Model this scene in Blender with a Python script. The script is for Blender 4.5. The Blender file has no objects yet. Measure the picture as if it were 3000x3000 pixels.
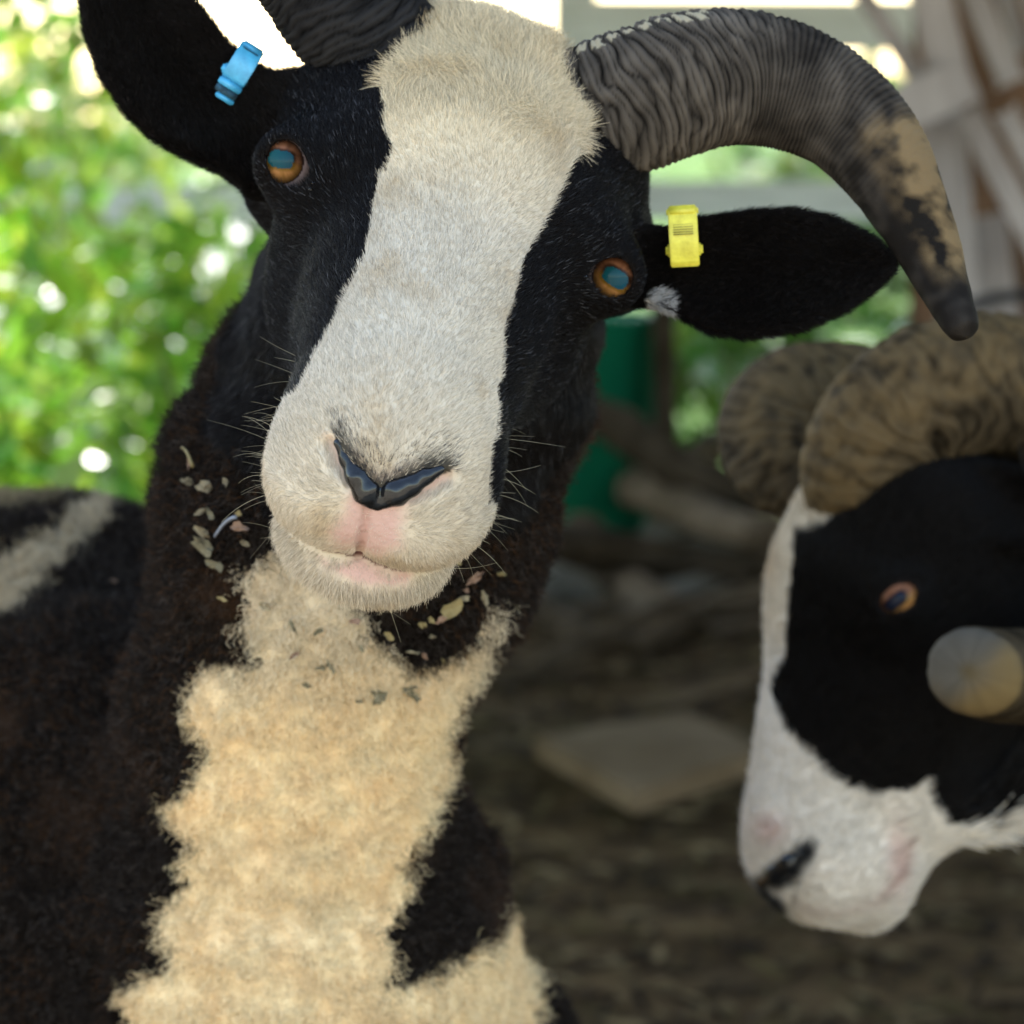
import bpy, bmesh, math, random
import numpy as np
from mathutils import Vector, Matrix
from mathutils.bvhtree import BVHTree

random.seed(7)
RNG = np.random.default_rng(7)
scene = bpy.context.scene
COL = scene.collection
R = math.radians

# ------------------------------------------------------------------ camera
CAM_H, PITCH = 1.0, R(6.5)
LENS, SENSOR, PXW = 55.0, 16.0, 3000.0
FPX = LENS / SENSOR * PXW
cam_d = bpy.data.cameras.new('camera')
cam_d.lens, cam_d.sensor_width, cam_d.sensor_fit = LENS, SENSOR, 'HORIZONTAL'
cam_d.clip_start, cam_d.clip_end = 0.05, 500
cam_d.dof.use_dof = True
cam_d.dof.focus_distance = 1.445
cam_d.dof.aperture_fstop = 5.0
cam = bpy.data.objects.new('camera', cam_d)
COL.objects.link(cam)
cam.location = (0, 0, CAM_H)
cam.rotation_euler = (math.pi / 2 - PITCH, 0, 0)
scene.camera = cam

# ------------------------------------------------------------------ sky + sun; exposed for the shade under the added roof
SUN_EL, SUN_AZ = R(46), R(-18)          # azimuth clockwise from +Y: the sun stands beyond the pen, the rams are in the added roof's shade
world = bpy.data.worlds.new('World')
scene.world = world
world.use_nodes = True
wn = world.node_tree.nodes; wl = world.node_tree.links
wn.clear()
sky = wn.new('ShaderNodeTexSky'); sky.sky_type = 'NISHITA'; sky.sun_disc = False
sky.sun_elevation, sky.sun_rotation = SUN_EL, SUN_AZ
sky.air_density, sky.dust_density, sky.ozone_density = 1.25, 1.0, 0.0
bg = wn.new('ShaderNodeBackground'); bg.inputs['Strength'].default_value = 0.15
wo = wn.new('ShaderNodeOutputWorld')
wl.new(sky.outputs[0], bg.inputs[0]); wl.new(bg.outputs[0], wo.inputs[0])
sun_d = bpy.data.lights.new('sun', 'SUN'); sun_d.energy = 3.0; sun_d.angle = R(.6); sun_d.color = (1.0, .96, .9)
sun = bpy.data.objects.new('sun', sun_d); COL.objects.link(sun)
sdir = Vector((math.sin(SUN_AZ) * math.cos(SUN_EL), math.cos(SUN_AZ) * math.cos(SUN_EL), math.sin(SUN_EL)))
sun.rotation_euler = sdir.to_track_quat('Z', 'Y').to_euler()
vs = scene.view_settings
vs.view_transform = 'Standard'; vs.look = 'None'; vs.exposure = 2.22; vs.gamma = 1.0; vs.use_curve_mapping = False
scene.cycles.max_bounces = 6; scene.cycles.diffuse_bounces = 3; scene.cycles.glossy_bounces = 2
scene.cycles.transmission_bounces = 4; scene.cycles.transparent_max_bounces = 6
scene.cycles.use_denoising = True
scene.cycles_curves.shape = 'RIBBONS'

# ------------------------------------------------------------------ helpers
CP, SP = math.cos(PITCH), math.sin(PITCH)
CAM2W = np.array([[1, 0, 0], [0, SP, CP], [0, CP, -SP]], float)     # columns: right, up, forward
CAMPOS = np.array([0, 0, CAM_H], float)

def P(px, py, d):
    """a direction through photo pixel (px,py) taken to depth d metres"""
    v = np.array([(px - 1500) / FPX * d, -(py - 1500) / FPX * d, d])
    return CAM2W @ v + CAMPOS

def proj(p):
    q = (p - CAMPOS) @ CAM2W
    return 1500 + q[:, 0] / q[:, 2] * FPX, 1500 - q[:, 1] / q[:, 2] * FPX, q[:, 2]

def PG(px, py):
    """the ground point under a photo pixel"""
    r = P(px, py, 1.0) - CAMPOS
    t = -CAM_H / r[2]
    return CAMPOS + r * t

def hash3(i, j, k, s):
    h = (i.astype(np.int64) * 374761393 + j.astype(np.int64) * 668265263 + k.astype(np.int64) * 2147483647 + s * 974634541) & 0xffffffff
    h = ((h ^ (h >> 13)) * 1274126177) & 0xffffffff
    h = ((h ^ (h >> 16)) * 2246822519) & 0xffffffff
    return ((h ^ (h >> 15)) & 0xffff).astype(np.float32) / 65535.0

def vnoise(p, s=0):
    """value noise in -1..1"""
    f = np.floor(p); t = (p - f).astype(np.float32); f = f.astype(np.int64)
    t = t * t * (3 - 2 * t)
    out = np.zeros(len(p), np.float32)
    for dx in (0, 1):
        for dy in (0, 1):
            for dz in (0, 1):
                w = (t[:, 0] if dx else 1 - t[:, 0]) * (t[:, 1] if dy else 1 - t[:, 1]) * (t[:, 2] if dz else 1 - t[:, 2])
                out += w * hash3(f[:, 0] + dx, f[:, 1] + dy, f[:, 2] + dz, s)
    return out * 2 - 1

def fbm(p, s=0, o=3):
    a, r, n = 1.0, np.zeros(len(p), np.float32), 0
    for i in range(o):
        r += a * vnoise(p * (2 ** i) + i * 17.3, s + i); n += a; a *= .5
    return r / n

def sstep(a, b, x):
    t = np.clip((x - a) / (b - a), 0, 1)
    return t * t * (3 - 2 * t)

def in_poly(px, py, poly):
    poly = np.asarray(poly, float)
    res = np.zeros(len(px), bool)
    j = len(poly) - 1
    for i in range(len(poly)):
        xi, yi = poly[i]; xj, yj = poly[j]
        c = ((yi > py) != (yj > py)) & (px < (xj - xi) * (py - yi) / (yj - yi + 1e-9) + xi)
        res ^= c
        j = i
    return res

def poly_sd(x, y, poly):
    """signed distance to a 2D polygon (negative inside)"""
    poly = np.asarray(poly, np.float32)
    d = np.full(len(x), 1e9, np.float32)
    for i in range(len(poly)):
        a = poly[i - 1]; b = poly[i]; e = b - a
        wx, wy = x - a[0], y - a[1]
        t = np.clip((wx * e[0] + wy * e[1]) / (e @ e), 0, 1)
        d = np.minimum(d, (wx - e[0] * t) ** 2 + (wy - e[1] * t) ** 2)
    d = np.sqrt(d)
    return np.where(in_poly(x, y, poly), -d, d)

def tag(o, label=None, cat=None, group=None, kind=None):
    if label: o['label'] = label
    if cat: o['category'] = cat
    if group: o['group'] = group
    if kind: o['kind'] = kind
    return o

def empty(name, loc, label=None, cat=None, group=None):
    o = bpy.data.objects.new(name, None); COL.objects.link(o); o.location = loc
    o.empty_display_size = .05
    return tag(o, label, cat, group)

def link(name, me, mat, parent=None):
    o = bpy.data.objects.new(name, me); COL.objects.link(o)
    if mat is not None and len(me.materials) == 0: me.materials.append(mat)
    if parent is not None:
        o.parent = parent
        o.matrix_parent_inverse = Matrix.Translation(parent.location).inverted() if parent.parent is None else Matrix()
    return o

def mesh_np(name, v, f, mat, parent=None, smooth=True):
    me = bpy.data.meshes.new(name)
    v = np.asarray(v, np.float32)
    f = np.asarray(f, np.int32)
    k = f.shape[1]
    me.vertices.add(len(v)); me.vertices.foreach_set('co', v.ravel())
    me.loops.add(f.size); me.loops.foreach_set('vertex_index', f.ravel())
    me.polygons.add(len(f)); me.polygons.foreach_set('loop_start', np.arange(0, f.size, k, dtype=np.int32))
    me.update(calc_edges=True); me.validate()
    if smooth: me.polygons.foreach_set('use_smooth', np.ones(len(me.polygons), bool))
    return link(name, me, mat, parent)

def set_col(o, name, c, dom='POINT'):
    a = o.data.attributes.new(name, 'FLOAT_COLOR', dom)
    c4 = np.ones((len(c), 4), np.float32); c4[:, :3] = c
    a.data.foreach_set('color', c4.ravel())

def bm_obj(name, bm, mat, parent=None, smooth=False):
    me = bpy.data.meshes.new(name); bm.to_mesh(me); bm.free()
    if smooth:
        for p in me.polygons: p.use_smooth = True
    return link(name, me, mat, parent)

# ---------------- materials
def mat_new(name):
    m = bpy.data.materials.new(name); m.use_nodes = True
    nt = m.node_tree
    return m, nt, nt.nodes['Principled BSDF']

def N(nt, t, **kw):
    n = nt.nodes.new(t)
    for k, v in kw.items(): setattr(n, k, v)
    return n

def mat_noise(name, c1, c2, scale=20, rough=.8, bump=.3, c3=None, stretch=None, spec=.3, detail=6, coords='Object', dist=.01, ):
    m, nt, b = mat_new(name)
    tc = N(nt, 'ShaderNodeTexCoord'); mp = N(nt, 'ShaderNodeMapping')
    nt.links.new(tc.outputs[coords], mp.inputs['Vector'])
    if stretch: mp.inputs['Scale'].default_value = stretch
    no = N(nt, 'ShaderNodeTexNoise'); no.inputs['Scale'].default_value = scale; no.inputs['Detail'].default_value = detail
    no.inputs['Roughness'].default_value = .65
    nt.links.new(mp.outputs[0], no.inputs['Vector'])
    cr = N(nt, 'ShaderNodeValToRGB')
    cr.color_ramp.elements[0].position = .32; cr.color_ramp.elements[0].color = (*c1, 1)
    cr.color_ramp.elements[1].position = .68; cr.color_ramp.elements[1].color = (*c2, 1)
    if c3:
        e = cr.color_ramp.elements.new(.5); e.color = (*c3, 1)
    nt.links.new(no.outputs['Fac'], cr.inputs[0]); nt.links.new(cr.outputs[0], b.inputs['Base Color'])
    b.inputs['Roughness'].default_value = rough; b.inputs['Specular IOR Level'].default_value = spec
    if bump:
        bp = N(nt, 'ShaderNodeBump'); bp.inputs['Strength'].default_value = bump; bp.inputs['Distance'].default_value = dist
        nt.links.new(no.outputs['Fac'], bp.inputs['Height']); nt.links.new(bp.outputs[0], b.inputs['Normal'])
    return m

def mat_plain(name, c, rough=.5, spec=.5, coat=0.0):
    m, nt, b = mat_new(name)
    b.inputs['Base Color'].default_value = (*c, 1); b.inputs['Roughness'].default_value = rough
    b.inputs['Specular IOR Level'].default_value = spec; b.inputs['Coat Weight'].default_value = coat
    b.inputs['Coat Roughness'].default_value = .05
    return m

def mat_attr(name, attr, rough=.7, spec=.2, bump=0, scale=200, sss=0):
    m, nt, b = mat_new(name)
    at = N(nt, 'ShaderNodeAttribute', attribute_name=attr)
    nt.links.new(at.outputs['Color'], b.inputs['Base Color'])
    b.inputs['Roughness'].default_value = rough; b.inputs['Specular IOR Level'].default_value = spec
    if bump:
        no = N(nt, 'ShaderNodeTexNoise'); no.inputs['Scale'].default_value = scale; no.inputs['Detail'].default_value = 4
        bp = N(nt, 'ShaderNodeBump'); bp.inputs['Strength'].default_value = bump; bp.inputs['Distance'].default_value = .002
        nt.links.new(no.outputs['Fac'], bp.inputs['Height']); nt.links.new(bp.outputs[0], b.inputs['Normal'])
    return m

M_COAT = mat_attr('coat_skin', 'coat', .9, .0, .4, 300)
M_FUR = mat_attr('fur_strand', 'hair_color', .36, .07)
M_WOOL = mat_attr('wool_strand', 'hair_color', .8, .05)

# ---------------- signed distance bodies
def smin(a, b, k):
    h = np.maximum(k - np.abs(a - b), 0) / k
    return np.minimum(a, b) - h * h * k * .25

def ell(p, c, r):
    q = (p - np.asarray(c, np.float32)); r = np.asarray(r, np.float32)
    k0 = np.sqrt(((q / r) ** 2).sum(1)); k1 = np.sqrt(((q / (r * r)) ** 2).sum(1)) + 1e-9
    return k0 * (k0 - 1) / k1

def rcone(p, a, b, r1, r2):
    a = np.asarray(a, np.float32); b = np.asarray(b, np.float32)
    e = b - a; t = np.clip(((p - a) @ e) / (e @ e), 0, 1)
    q = p - a - t[:, None] * e
    return np.sqrt((q * q).sum(1)) - (r1 + (r2 - r1) * t)

def chain(p, pts, k=.02):
    d = None
    for (a, ra), (b, rb) in zip(pts[:-1], pts[1:]):
        q = rcone(p, a, b, ra, rb)
        d = q if d is None else smin(d, q, k)
    return d

def surface_nets(f, xs, ys, zs):
    nx, ny, nz = len(xs), len(ys), len(zs)
    S = 4
    ix, iy, iz = [np.unique(np.append(np.arange(0, n, S), n - 1)) for n in (nx, ny, nz)]
    G = np.stack(np.meshgrid(xs[ix], ys[iy], zs[iz], indexing='ij'), -1).reshape(-1, 3).astype(np.float32)
    DC = f(G).reshape(len(ix), len(iy), len(iz))
    D = np.repeat(np.repeat(np.repeat(DC[:-1, :-1, :-1], np.diff(ix), 0), np.diff(iy), 1), np.diff(iz), 2)
    D = np.pad(D, ((0, 1), (0, 1), (0, 1)), mode='edge').astype(np.float32)
    act = np.zeros((nx, ny, nz), bool)
    mn = np.abs(DC[:-1, :-1, :-1])
    for a in (0, 1):
        for b in (0, 1):
            for c in (0, 1):
                mn = np.minimum(mn, np.abs(DC[a:len(ix) - 1 + a, b:len(iy) - 1 + b, c:len(iz) - 1 + c]))
    diag = np.sqrt(np.diff(xs[ix])[:, None, None] ** 2 + np.diff(ys[iy])[None, :, None] ** 2 + np.diff(zs[iz])[None, None, :] ** 2)
    blk = mn < diag * .95 + .004
    rep = np.repeat(np.repeat(np.repeat(blk, np.diff(ix), 0), np.diff(iy), 1), np.diff(iz), 2)
    act[:nx - 1, :ny - 1, :nz - 1] |= rep; act[1:, 1:, 1:] |= rep
    act[1:, :ny - 1, :nz - 1] |= rep; act[:nx - 1, 1:, :nz - 1] |= rep; act[:nx - 1, :ny - 1, 1:] |= rep
    I = np.argwhere(act)
    pts = np.stack([xs[I[:, 0]], ys[I[:, 1]], zs[I[:, 2]]], 1).astype(np.float32)
    vals = np.empty(len(pts), np.float32)
    for s in range(0, len(pts), 400000): vals[s:s + 400000] = f(pts[s:s + 400000])
    D[I[:, 0], I[:, 1], I[:, 2]] = vals
    ins = D < 0
    cnt = np.zeros((nx - 1, ny - 1, nz - 1), np.int8)
    for a in (0, 1):
        for b in (0, 1):
            for c in (0, 1): cnt += ins[a:nx - 1 + a, b:ny - 1 + b, c:nz - 1 + c]
    C = np.argwhere((cnt > 0) & (cnt < 8))
    acc = np.zeros((len(C), 3)); n = np.zeros(len(C))
    ax = (xs, ys, zs)
    cor = [(a, b, c) for a in (0, 1) for b in (0, 1) for c in (0, 1)]
    pos = lambda o: np.stack([ax[k][C[:, k] + o[k]] for k in range(3)], 1)
    val = lambda o: D[C[:, 0] + o[0], C[:, 1] + o[1], C[:, 2] + o[2]]
    for o in cor:
        for k in range(3):
            if o[k] == 0:
                o2 = tuple(1 if i == k else o[i] for i in range(3))
                v1, v2 = val(o), val(o2); m = (v1 < 0) != (v2 < 0)
                t = np.where(m, v1 / np.where(m, v1 - v2, 1), 0)[:, None]
                acc += np.where(m[:, None], pos(o) * (1 - t) + pos(o2) * t, 0); n += m
    V = acc / n[:, None]
    idx = -np.ones((nx - 1, ny - 1, nz - 1), np.int32); idx[C[:, 0], C[:, 1], C[:, 2]] = np.arange(len(C))
    F = []
    for k in range(3):
        sl1 = [slice(None)] * 3; sl2 = [slice(None)] * 3
        sl1[k] = slice(0, -1); sl2[k] = slice(1, None)
        ch = ins[tuple(sl1)] != ins[tuple(sl2)]
        E = np.argwhere(ch); u, v = (k + 1) % 3, (k + 2) % 3
        ok = (E[:, u] > 0) & (E[:, v] > 0) & (E[:, u] < (nx, ny, nz)[u] - 1) & (E[:, v] < (nx, ny, nz)[v] - 1)
        E = E[ok]
        q = []
        for du, dv in ((1, 1), (0, 1), (0, 0), (1, 0)):
            c = E.copy(); c[:, u] -= du; c[:, v] -= dv
            q.append(idx[c[:, 0], c[:, 1], c[:, 2]])
        q = np.stack(q, 1)
        fl = ~ins[E[:, 0], E[:, 1], E[:, 2]]
        q[fl] = q[fl][:, ::-1]
        F.append(q)
    F = np.concatenate(F); F = F[(F >= 0).all(1)]
    return V, F

def subdiv(V, F):
    e = np.sort(np.stack([F, np.roll(F, -1, 1)], -1).reshape(-1, 2), 1)
    key = e[:, 0].astype(np.int64) * len(V) + e[:, 1]
    u, inv = np.unique(key, return_inverse=True)
    ev = np.stack([u // len(V), u % len(V)], 1)
    mid = V[ev].mean(1); cen = V[F].mean(1)
    nv, ne = len(V), len(mid)
    em = inv.reshape(-1, 4) + nv; fc = np.arange(len(F)) + nv + ne
    Q = [np.stack([F[:, i], em[:, i], fc, em[:, i - 1]], 1) for i in range(4)]
    return np.concatenate([V, mid, cen]), np.concatenate(Q)

def grad(f, V, h=.0008):
    g = np.zeros((len(V), 3))
    for o in ((1, 1, 1), (1, -1, -1), (-1, 1, -1), (-1, -1, 1)):
        o = np.array(o, float)
        g += o[None] * f((V + o * h).astype(np.float32))[:, None]
    return g / (4 * h)

def newton(f, V, n=2):
    for _ in range(n):
        g = grad(f, V); l = (g * g).sum(1) + 1e-6
        st = np.clip(f(V.astype(np.float32)) / l, -.004, .004)
        V = V - g * st[:, None]
    return V

def axis(lo, f0, f1, hi, fine, coarse):
    return np.concatenate([np.arange(lo, f0, coarse), np.arange(f0, f1, fine), np.arange(f1, hi + coarse, coarse)])

# ---------------- fur
def sample_surface(V, F, n, w):
    """n random points on the quads, weighted by per-vertex density"""
    T = np.concatenate([F[:, [0, 1, 2]], F[:, [0, 2, 3]]])
    a, b, c = V[T[:, 0]], V[T[:, 1]], V[T[:, 2]]
    ar = np.linalg.norm(np.cross(b - a, c - a), axis=1) * .5 * w[T].mean(1)
    cs = np.cumsum(ar); t = np.searchsorted(cs, RNG.random(n) * cs[-1]); t = np.minimum(t, len(T) - 1)
    r1, r2 = np.sqrt(RNG.random(n)), RNG.random(n)
    bc = np.stack([1 - r1, r1 * (1 - r2), r1 * r2], 1)
    p = (V[T[t]] * bc[..., None]).sum(1)
    return p, T[t], bc

def interp(A, T, bc):
    return (A[T] * (bc[..., None] if A.ndim == 2 else bc)).sum(1)

def nrm(v):
    return v / (np.linalg.norm(v, axis=-1, keepdims=True) + 1e-9)

def make_fur(name, pts, rad, col, mat, parent):
    """pts (n,k,3) world, rad (n,k), col (n,3)"""
    n, k = pts.shape[:2]
    cu = bpy.data.hair_curves.new(name)
    cu.add_curves([k] * n)
    cu.points.foreach_set('position', pts.astype(np.float32).ravel())
    a = cu.attributes.get('radius') or cu.attributes.new('radius', 'FLOAT', 'POINT')
    a.data.foreach_set('value', rad.astype(np.float32).ravel())
    c4 = np.ones((n, 4), np.float32); c4[:, :3] = np.clip(col, 0, 1)
    a = cu.attributes.new('hair_color', 'FLOAT_COLOR', 'CURVE'); a.data.foreach_set('color', c4.ravel())
    cu.materials.append(mat)
    o = bpy.data.objects.new(name, cu); COL.objects.link(o)
    if parent is not None:
        o.parent = parent; o.matrix_parent_inverse = Matrix.Translation(parent.location).inverted()
    return o

def short_fur(p, nor, flow, length, lift, curl, r0, k=4):
    """hairs that lean along flow; length (n,), lift 0..1"""
    n = len(p)
    fl = flow - nor * (flow * nor).sum(1, keepdims=True)
    fl = nrm(fl + nrm(RNG.normal(size=(n, 3))) * curl[:, None])
    fl = nrm(fl - nor * (fl * nor).sum(1, keepdims=True))
    d0 = nrm(fl * (1 - lift)[:, None] + nor * lift[:, None])
    d1 = nrm(d0 * .5 + fl * .7 + RNG.normal(size=(n, 3)) * (curl * .35)[:, None])
    t = np.linspace(0, 1, k)
    pts = np.empty((n, k, 3))
    for i, s in enumerate(t):
        pts[:, i] = p + length[:, None] * (d0 * (s - .5 * s * s) + d1 * (.5 * s * s)) - nor * .0004
    rad = r0 * (1 - .75 * t ** 1.5)[None] * (.7 + .6 * RNG.random((n, 1)))
    return pts, rad

# ==================================================================
#  SHEEP HEAD in its own frame: l (to its left), a (towards the muzzle), n (towards the forehead)
# ==================================================================
class HeadFrame:
    def __init__(s, O, L, A):
        A = np.array(A, float); A /= np.linalg.norm(A)
        L = np.array(L, float); L -= A * (L @ A); L /= np.linalg.norm(L)
        s.O, s.L, s.A = np.array(O, float), L, A
        s.Nn = np.cross(A, L)
        s.M = np.stack([s.L, s.A, s.Nn], 1)
    def loc(s, p): return ((p - s.O) @ s.M).astype(np.float32)
    def w(s, q): return s.O + s.M @ np.asarray(q, float)

def head_parts(q):
    """q: local head coords; returns (upper+lower union)"""
    m = q.copy(); m[:, 0] = np.abs(m[:, 0])          # symmetric
    up = ell(m, (0, -.035, -.022), (.064, .080, .068))
    up = smin(up, ell(m, (0, -.028, .012), (.052, .070, .040)), .03)          # forehead
    up = smin(up, ell(m, (.050, -.004, .002), (.026, .034, .026)), .022)      # orbits
    up = smin(up, ell(m, (.050, -.062, -.002), (.032, .034, .036)), .03)      # horn bosses
    up = smin(up, rcone(m, (0, .0, .006), (0, .125, -.010), .042, .033), .03)  # nasal bridge
    up = smin(up, rcone(m, (.012, .06, -.018), (.008, .140, -.028), .036, .031), .03)
    up = smin(up, ell(m, (0, .153, -.025), (.0425, .036, .036)), .022)           # muzzle
    up = smin(up, ell(m, (.0190, .157, -.036), (.0265, .032, .0240)), .010)        # upper lips
    lo = rcone(m, (.026, -.01, -.060), (.010, .105, -.052), .038, .021)
    lo = smin(lo, ell(m, (.036, -.02, -.055), (.032, .05, .048)), .02)        # cheeks
    lo = smin(lo, ell(m, (0, .148, -.068), (.0365, .034, .0200)), .02)           # chin
    return up, lo

def head_sdf(q, kmin=.0018):
    up, lo = head_parts(q)
    k = kmin + .028 * (1 - sstep(.07, .125, q[:, 1]))
    return smin(up, lo, k)

# ---------- main sheep pose
cE = (P(838, 475, 1.53) + P(1797, 808, 1.53)) / 2
roll = R(17)
phi = R(54); psi = R(3.2)
Lc = np.array([math.cos(roll), -math.sin(roll), 0])
Ac = np.array([-math.sin(roll) * math.cos(phi), -math.cos(roll) * math.cos(phi), -math.sin(phi)])
A2 = math.cos(psi) * Ac + math.sin(psi) * Lc
L2 = math.cos(psi) * Lc - math.sin(psi) * Ac
HF = HeadFrame(cE, CAM2W @ L2, CAM2W @ A2)

# ==================================================================
#  SETTING: ground, sky line, fence, shrubs
# ==================================================================
def ground_h(x, y):
    p = np.stack([x, y, np.zeros_like(x)], 1)
    return (fbm(p * 1.3, 3) * .035 + fbm(p * 7, 5) * .012) * sstep(1.0, 3.0, y) * (1 - .6 * sstep(9, 14, y))

gx = np.concatenate([-np.geomspace(.2, 160, 90)[::-1], np.linspace(-.18, .18, 10), np.geomspace(.2, 160, 90)])
gy = np.concatenate([np.linspace(-60, -1, 15), np.linspace(-.5, 12, 230), np.geomspace(12.2, 300, 50)])
GX, GY = np.meshgrid(gx, gy, indexing='ij')
gz = ground_h(GX.ravel(), GY.ravel())
gi = np.arange(len(gx) * len(gy)).reshape(len(gx), len(gy))
gf = np.stack([gi[:-1, :-1], gi[1:, :-1], gi[1:, 1:], gi[:-1, 1:]], -1).reshape(-1, 4)
m, nt, b = mat_new('ground')
tc = N(nt, 'ShaderNodeTexCoord')
n1 = N(nt, 'ShaderNodeTexNoise'); n1.inputs['Scale'].default_value = 5; n1.inputs['Detail'].default_value = 8; n1.inputs['Roughness'].default_value = .7
n2 = N(nt, 'ShaderNodeTexNoise'); n2.inputs['Scale'].default_value = 1.1; n2.inputs['Detail'].default_value = 4
for n_ in (n1, n2): nt.links.new(tc.outputs['Object'], n_.inputs['Vector'])
mud = N(nt, 'ShaderNodeValToRGB')
mud.color_ramp.elements[0].position = .35; mud.color_ramp.elements[0].color = (.026, .0155, .006, 1)
mud.color_ramp.elements[1].position = .7; mud.color_ramp.elements[1].color = (.125, .078, .034, 1)
gr = N(nt, 'ShaderNodeValToRGB')
gr.color_ramp.elements[0].position = .3; gr.color_ramp.elements[0].color = (.05, .10, .02, 1)
gr.color_ramp.elements[1].position = .7; gr.color_ramp.elements[1].color = (.13, .20, .06, 1)
nt.links.new(n1.outputs['Fac'], mud.inputs[0]); nt.links.new(n2.outputs['Fac'], gr.inputs[0])
sx = N(nt, 'ShaderNodeSeparateXYZ'); nt.links.new(tc.outputs['Object'], sx.inputs[0])
ad = N(nt, 'ShaderNodeMath', operation='MULTIPLY_ADD'); ad.inputs[1].default_value = 2.5
nt.links.new(n2.outputs['Fac'], ad.inputs[0]); nt.links.new(sx.outputs['Y'], ad.inputs[2])
mr = N(nt, 'ShaderNodeMapRange'); mr.inputs['From Min'].default_value = 9.6; mr.inputs['From Max'].default_value = 10.6
nt.links.new(ad.outputs[0], mr.inputs['Value'])
mx = N(nt, 'ShaderNodeMix', data_type='RGBA')
nt.links.new(mr.outputs[0], mx.inputs['Factor']); nt.links.new(mud.outputs[0], mx.inputs['A']); nt.links.new(gr.outputs[0], mx.inputs['B'])
bounce_yard = N(nt, 'ShaderNodeValToRGB')  # unseen pale ground, added to bounce warm light up onto the rams
bounce_yard.color_ramp.elements[0].position = .3; bounce_yard.color_ramp.elements[0].color = (.34, .28, .20, 1)
bounce_yard.color_ramp.elements[1].position = .7; bounce_yard.color_ramp.elements[1].color = (.52, .45, .34, 1)
nt.links.new(n1.outputs['Fac'], bounce_yard.inputs[0])
mr2 = N(nt, 'ShaderNodeMapRange'); mr2.inputs['From Min'].default_value = 2.6; mr2.inputs['From Max'].default_value = 2.0
nt.links.new(ad.outputs[0], mr2.inputs['Value'])
mx2 = N(nt, 'ShaderNodeMix', data_type='RGBA')
nt.links.new(mr2.outputs[0], mx2.inputs['Factor']); nt.links.new(mx.outputs['Result'], mx2.inputs['A']); nt.links.new(bounce_yard.outputs[0], mx2.inputs['B'])
nt.links.new(mx2.outputs['Result'], b.inputs['Base Color'])
b.inputs['Roughness'].default_value = .95; b.inputs['Specular IOR Level'].default_value = .04
bp = N(nt, 'ShaderNodeBump'); bp.inputs['Strength'].default_value = .6; bp.inputs['Distance'].default_value = .03
nt.links.new(n1.outputs['Fac'], bp.inputs['Height']); nt.links.new(bp.outputs[0], b.inputs['Normal'])
go = mesh_np('ground', np.stack([GX.ravel(), GY.ravel(), gz], 1), gf, m)
tag(go, 'dark trodden mud running back to green grass', None, None, 'structure')

def gh(x, y): return float(ground_h(np.array([x], float), np.array([y], float))[0])

# ---- pale gravel track leading away beyond the fence, in full sun
ty_ = np.linspace(13, 75, 90); tcx = -1.5 - (ty_ - 14) * .052 + .15 * np.sin(ty_ * .3)
TX = np.stack([tcx + o_ for o_ in np.linspace(-1.15, 1.15, 9)], 1); TY = np.repeat(ty_[:, None], 9, 1)
ti = np.arange(TX.size).reshape(TX.shape)
M_TRACK = mat_noise('gravel', (.50, .46, .38), (.66, .62, .54), 30, .9, .3)
o = mesh_np('track', np.stack([TX.ravel(), TY.ravel(), ground_h(TX.ravel(), TY.ravel()) + .03], 1), np.stack([ti[:-1, :-1], ti[:-1, 1:], ti[1:, 1:], ti[1:, :-1]], -1).reshape(-1, 4), M_TRACK)
tag(o, 'pale sunlit gravel track beyond the fence', None, None, 'structure')

def box_between(name, a, b, w, t, mat, parent=None, up=(0, -1, 0), bev=.004):
    """a bevelled board from a to b, width w, thickness t (along 'up')"""
    a, b = Vector(a), Vector(b); d = (b - a); L = d.length; d.normalize()
    u = Vector(up); u = (u - d * u.dot(d)).normalized(); s = d.cross(u)
    bm = bmesh.new(); bmesh.ops.create_cube(bm, size=1)
    for v in bm.verts:
        c = v.co.copy()
        j = (random.random() - .5) * .004
        v.co = (a + b) / 2 + d * c.x * (L + j) + s * c.y * (w + j) + u * c.z * t
    bmesh.ops.bevel(bm, geom=bm.edges[:], offset=min(bev, t * .3), segments=2, affect='EDGES')
    return bm_obj(name, bm, mat, parent)

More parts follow.
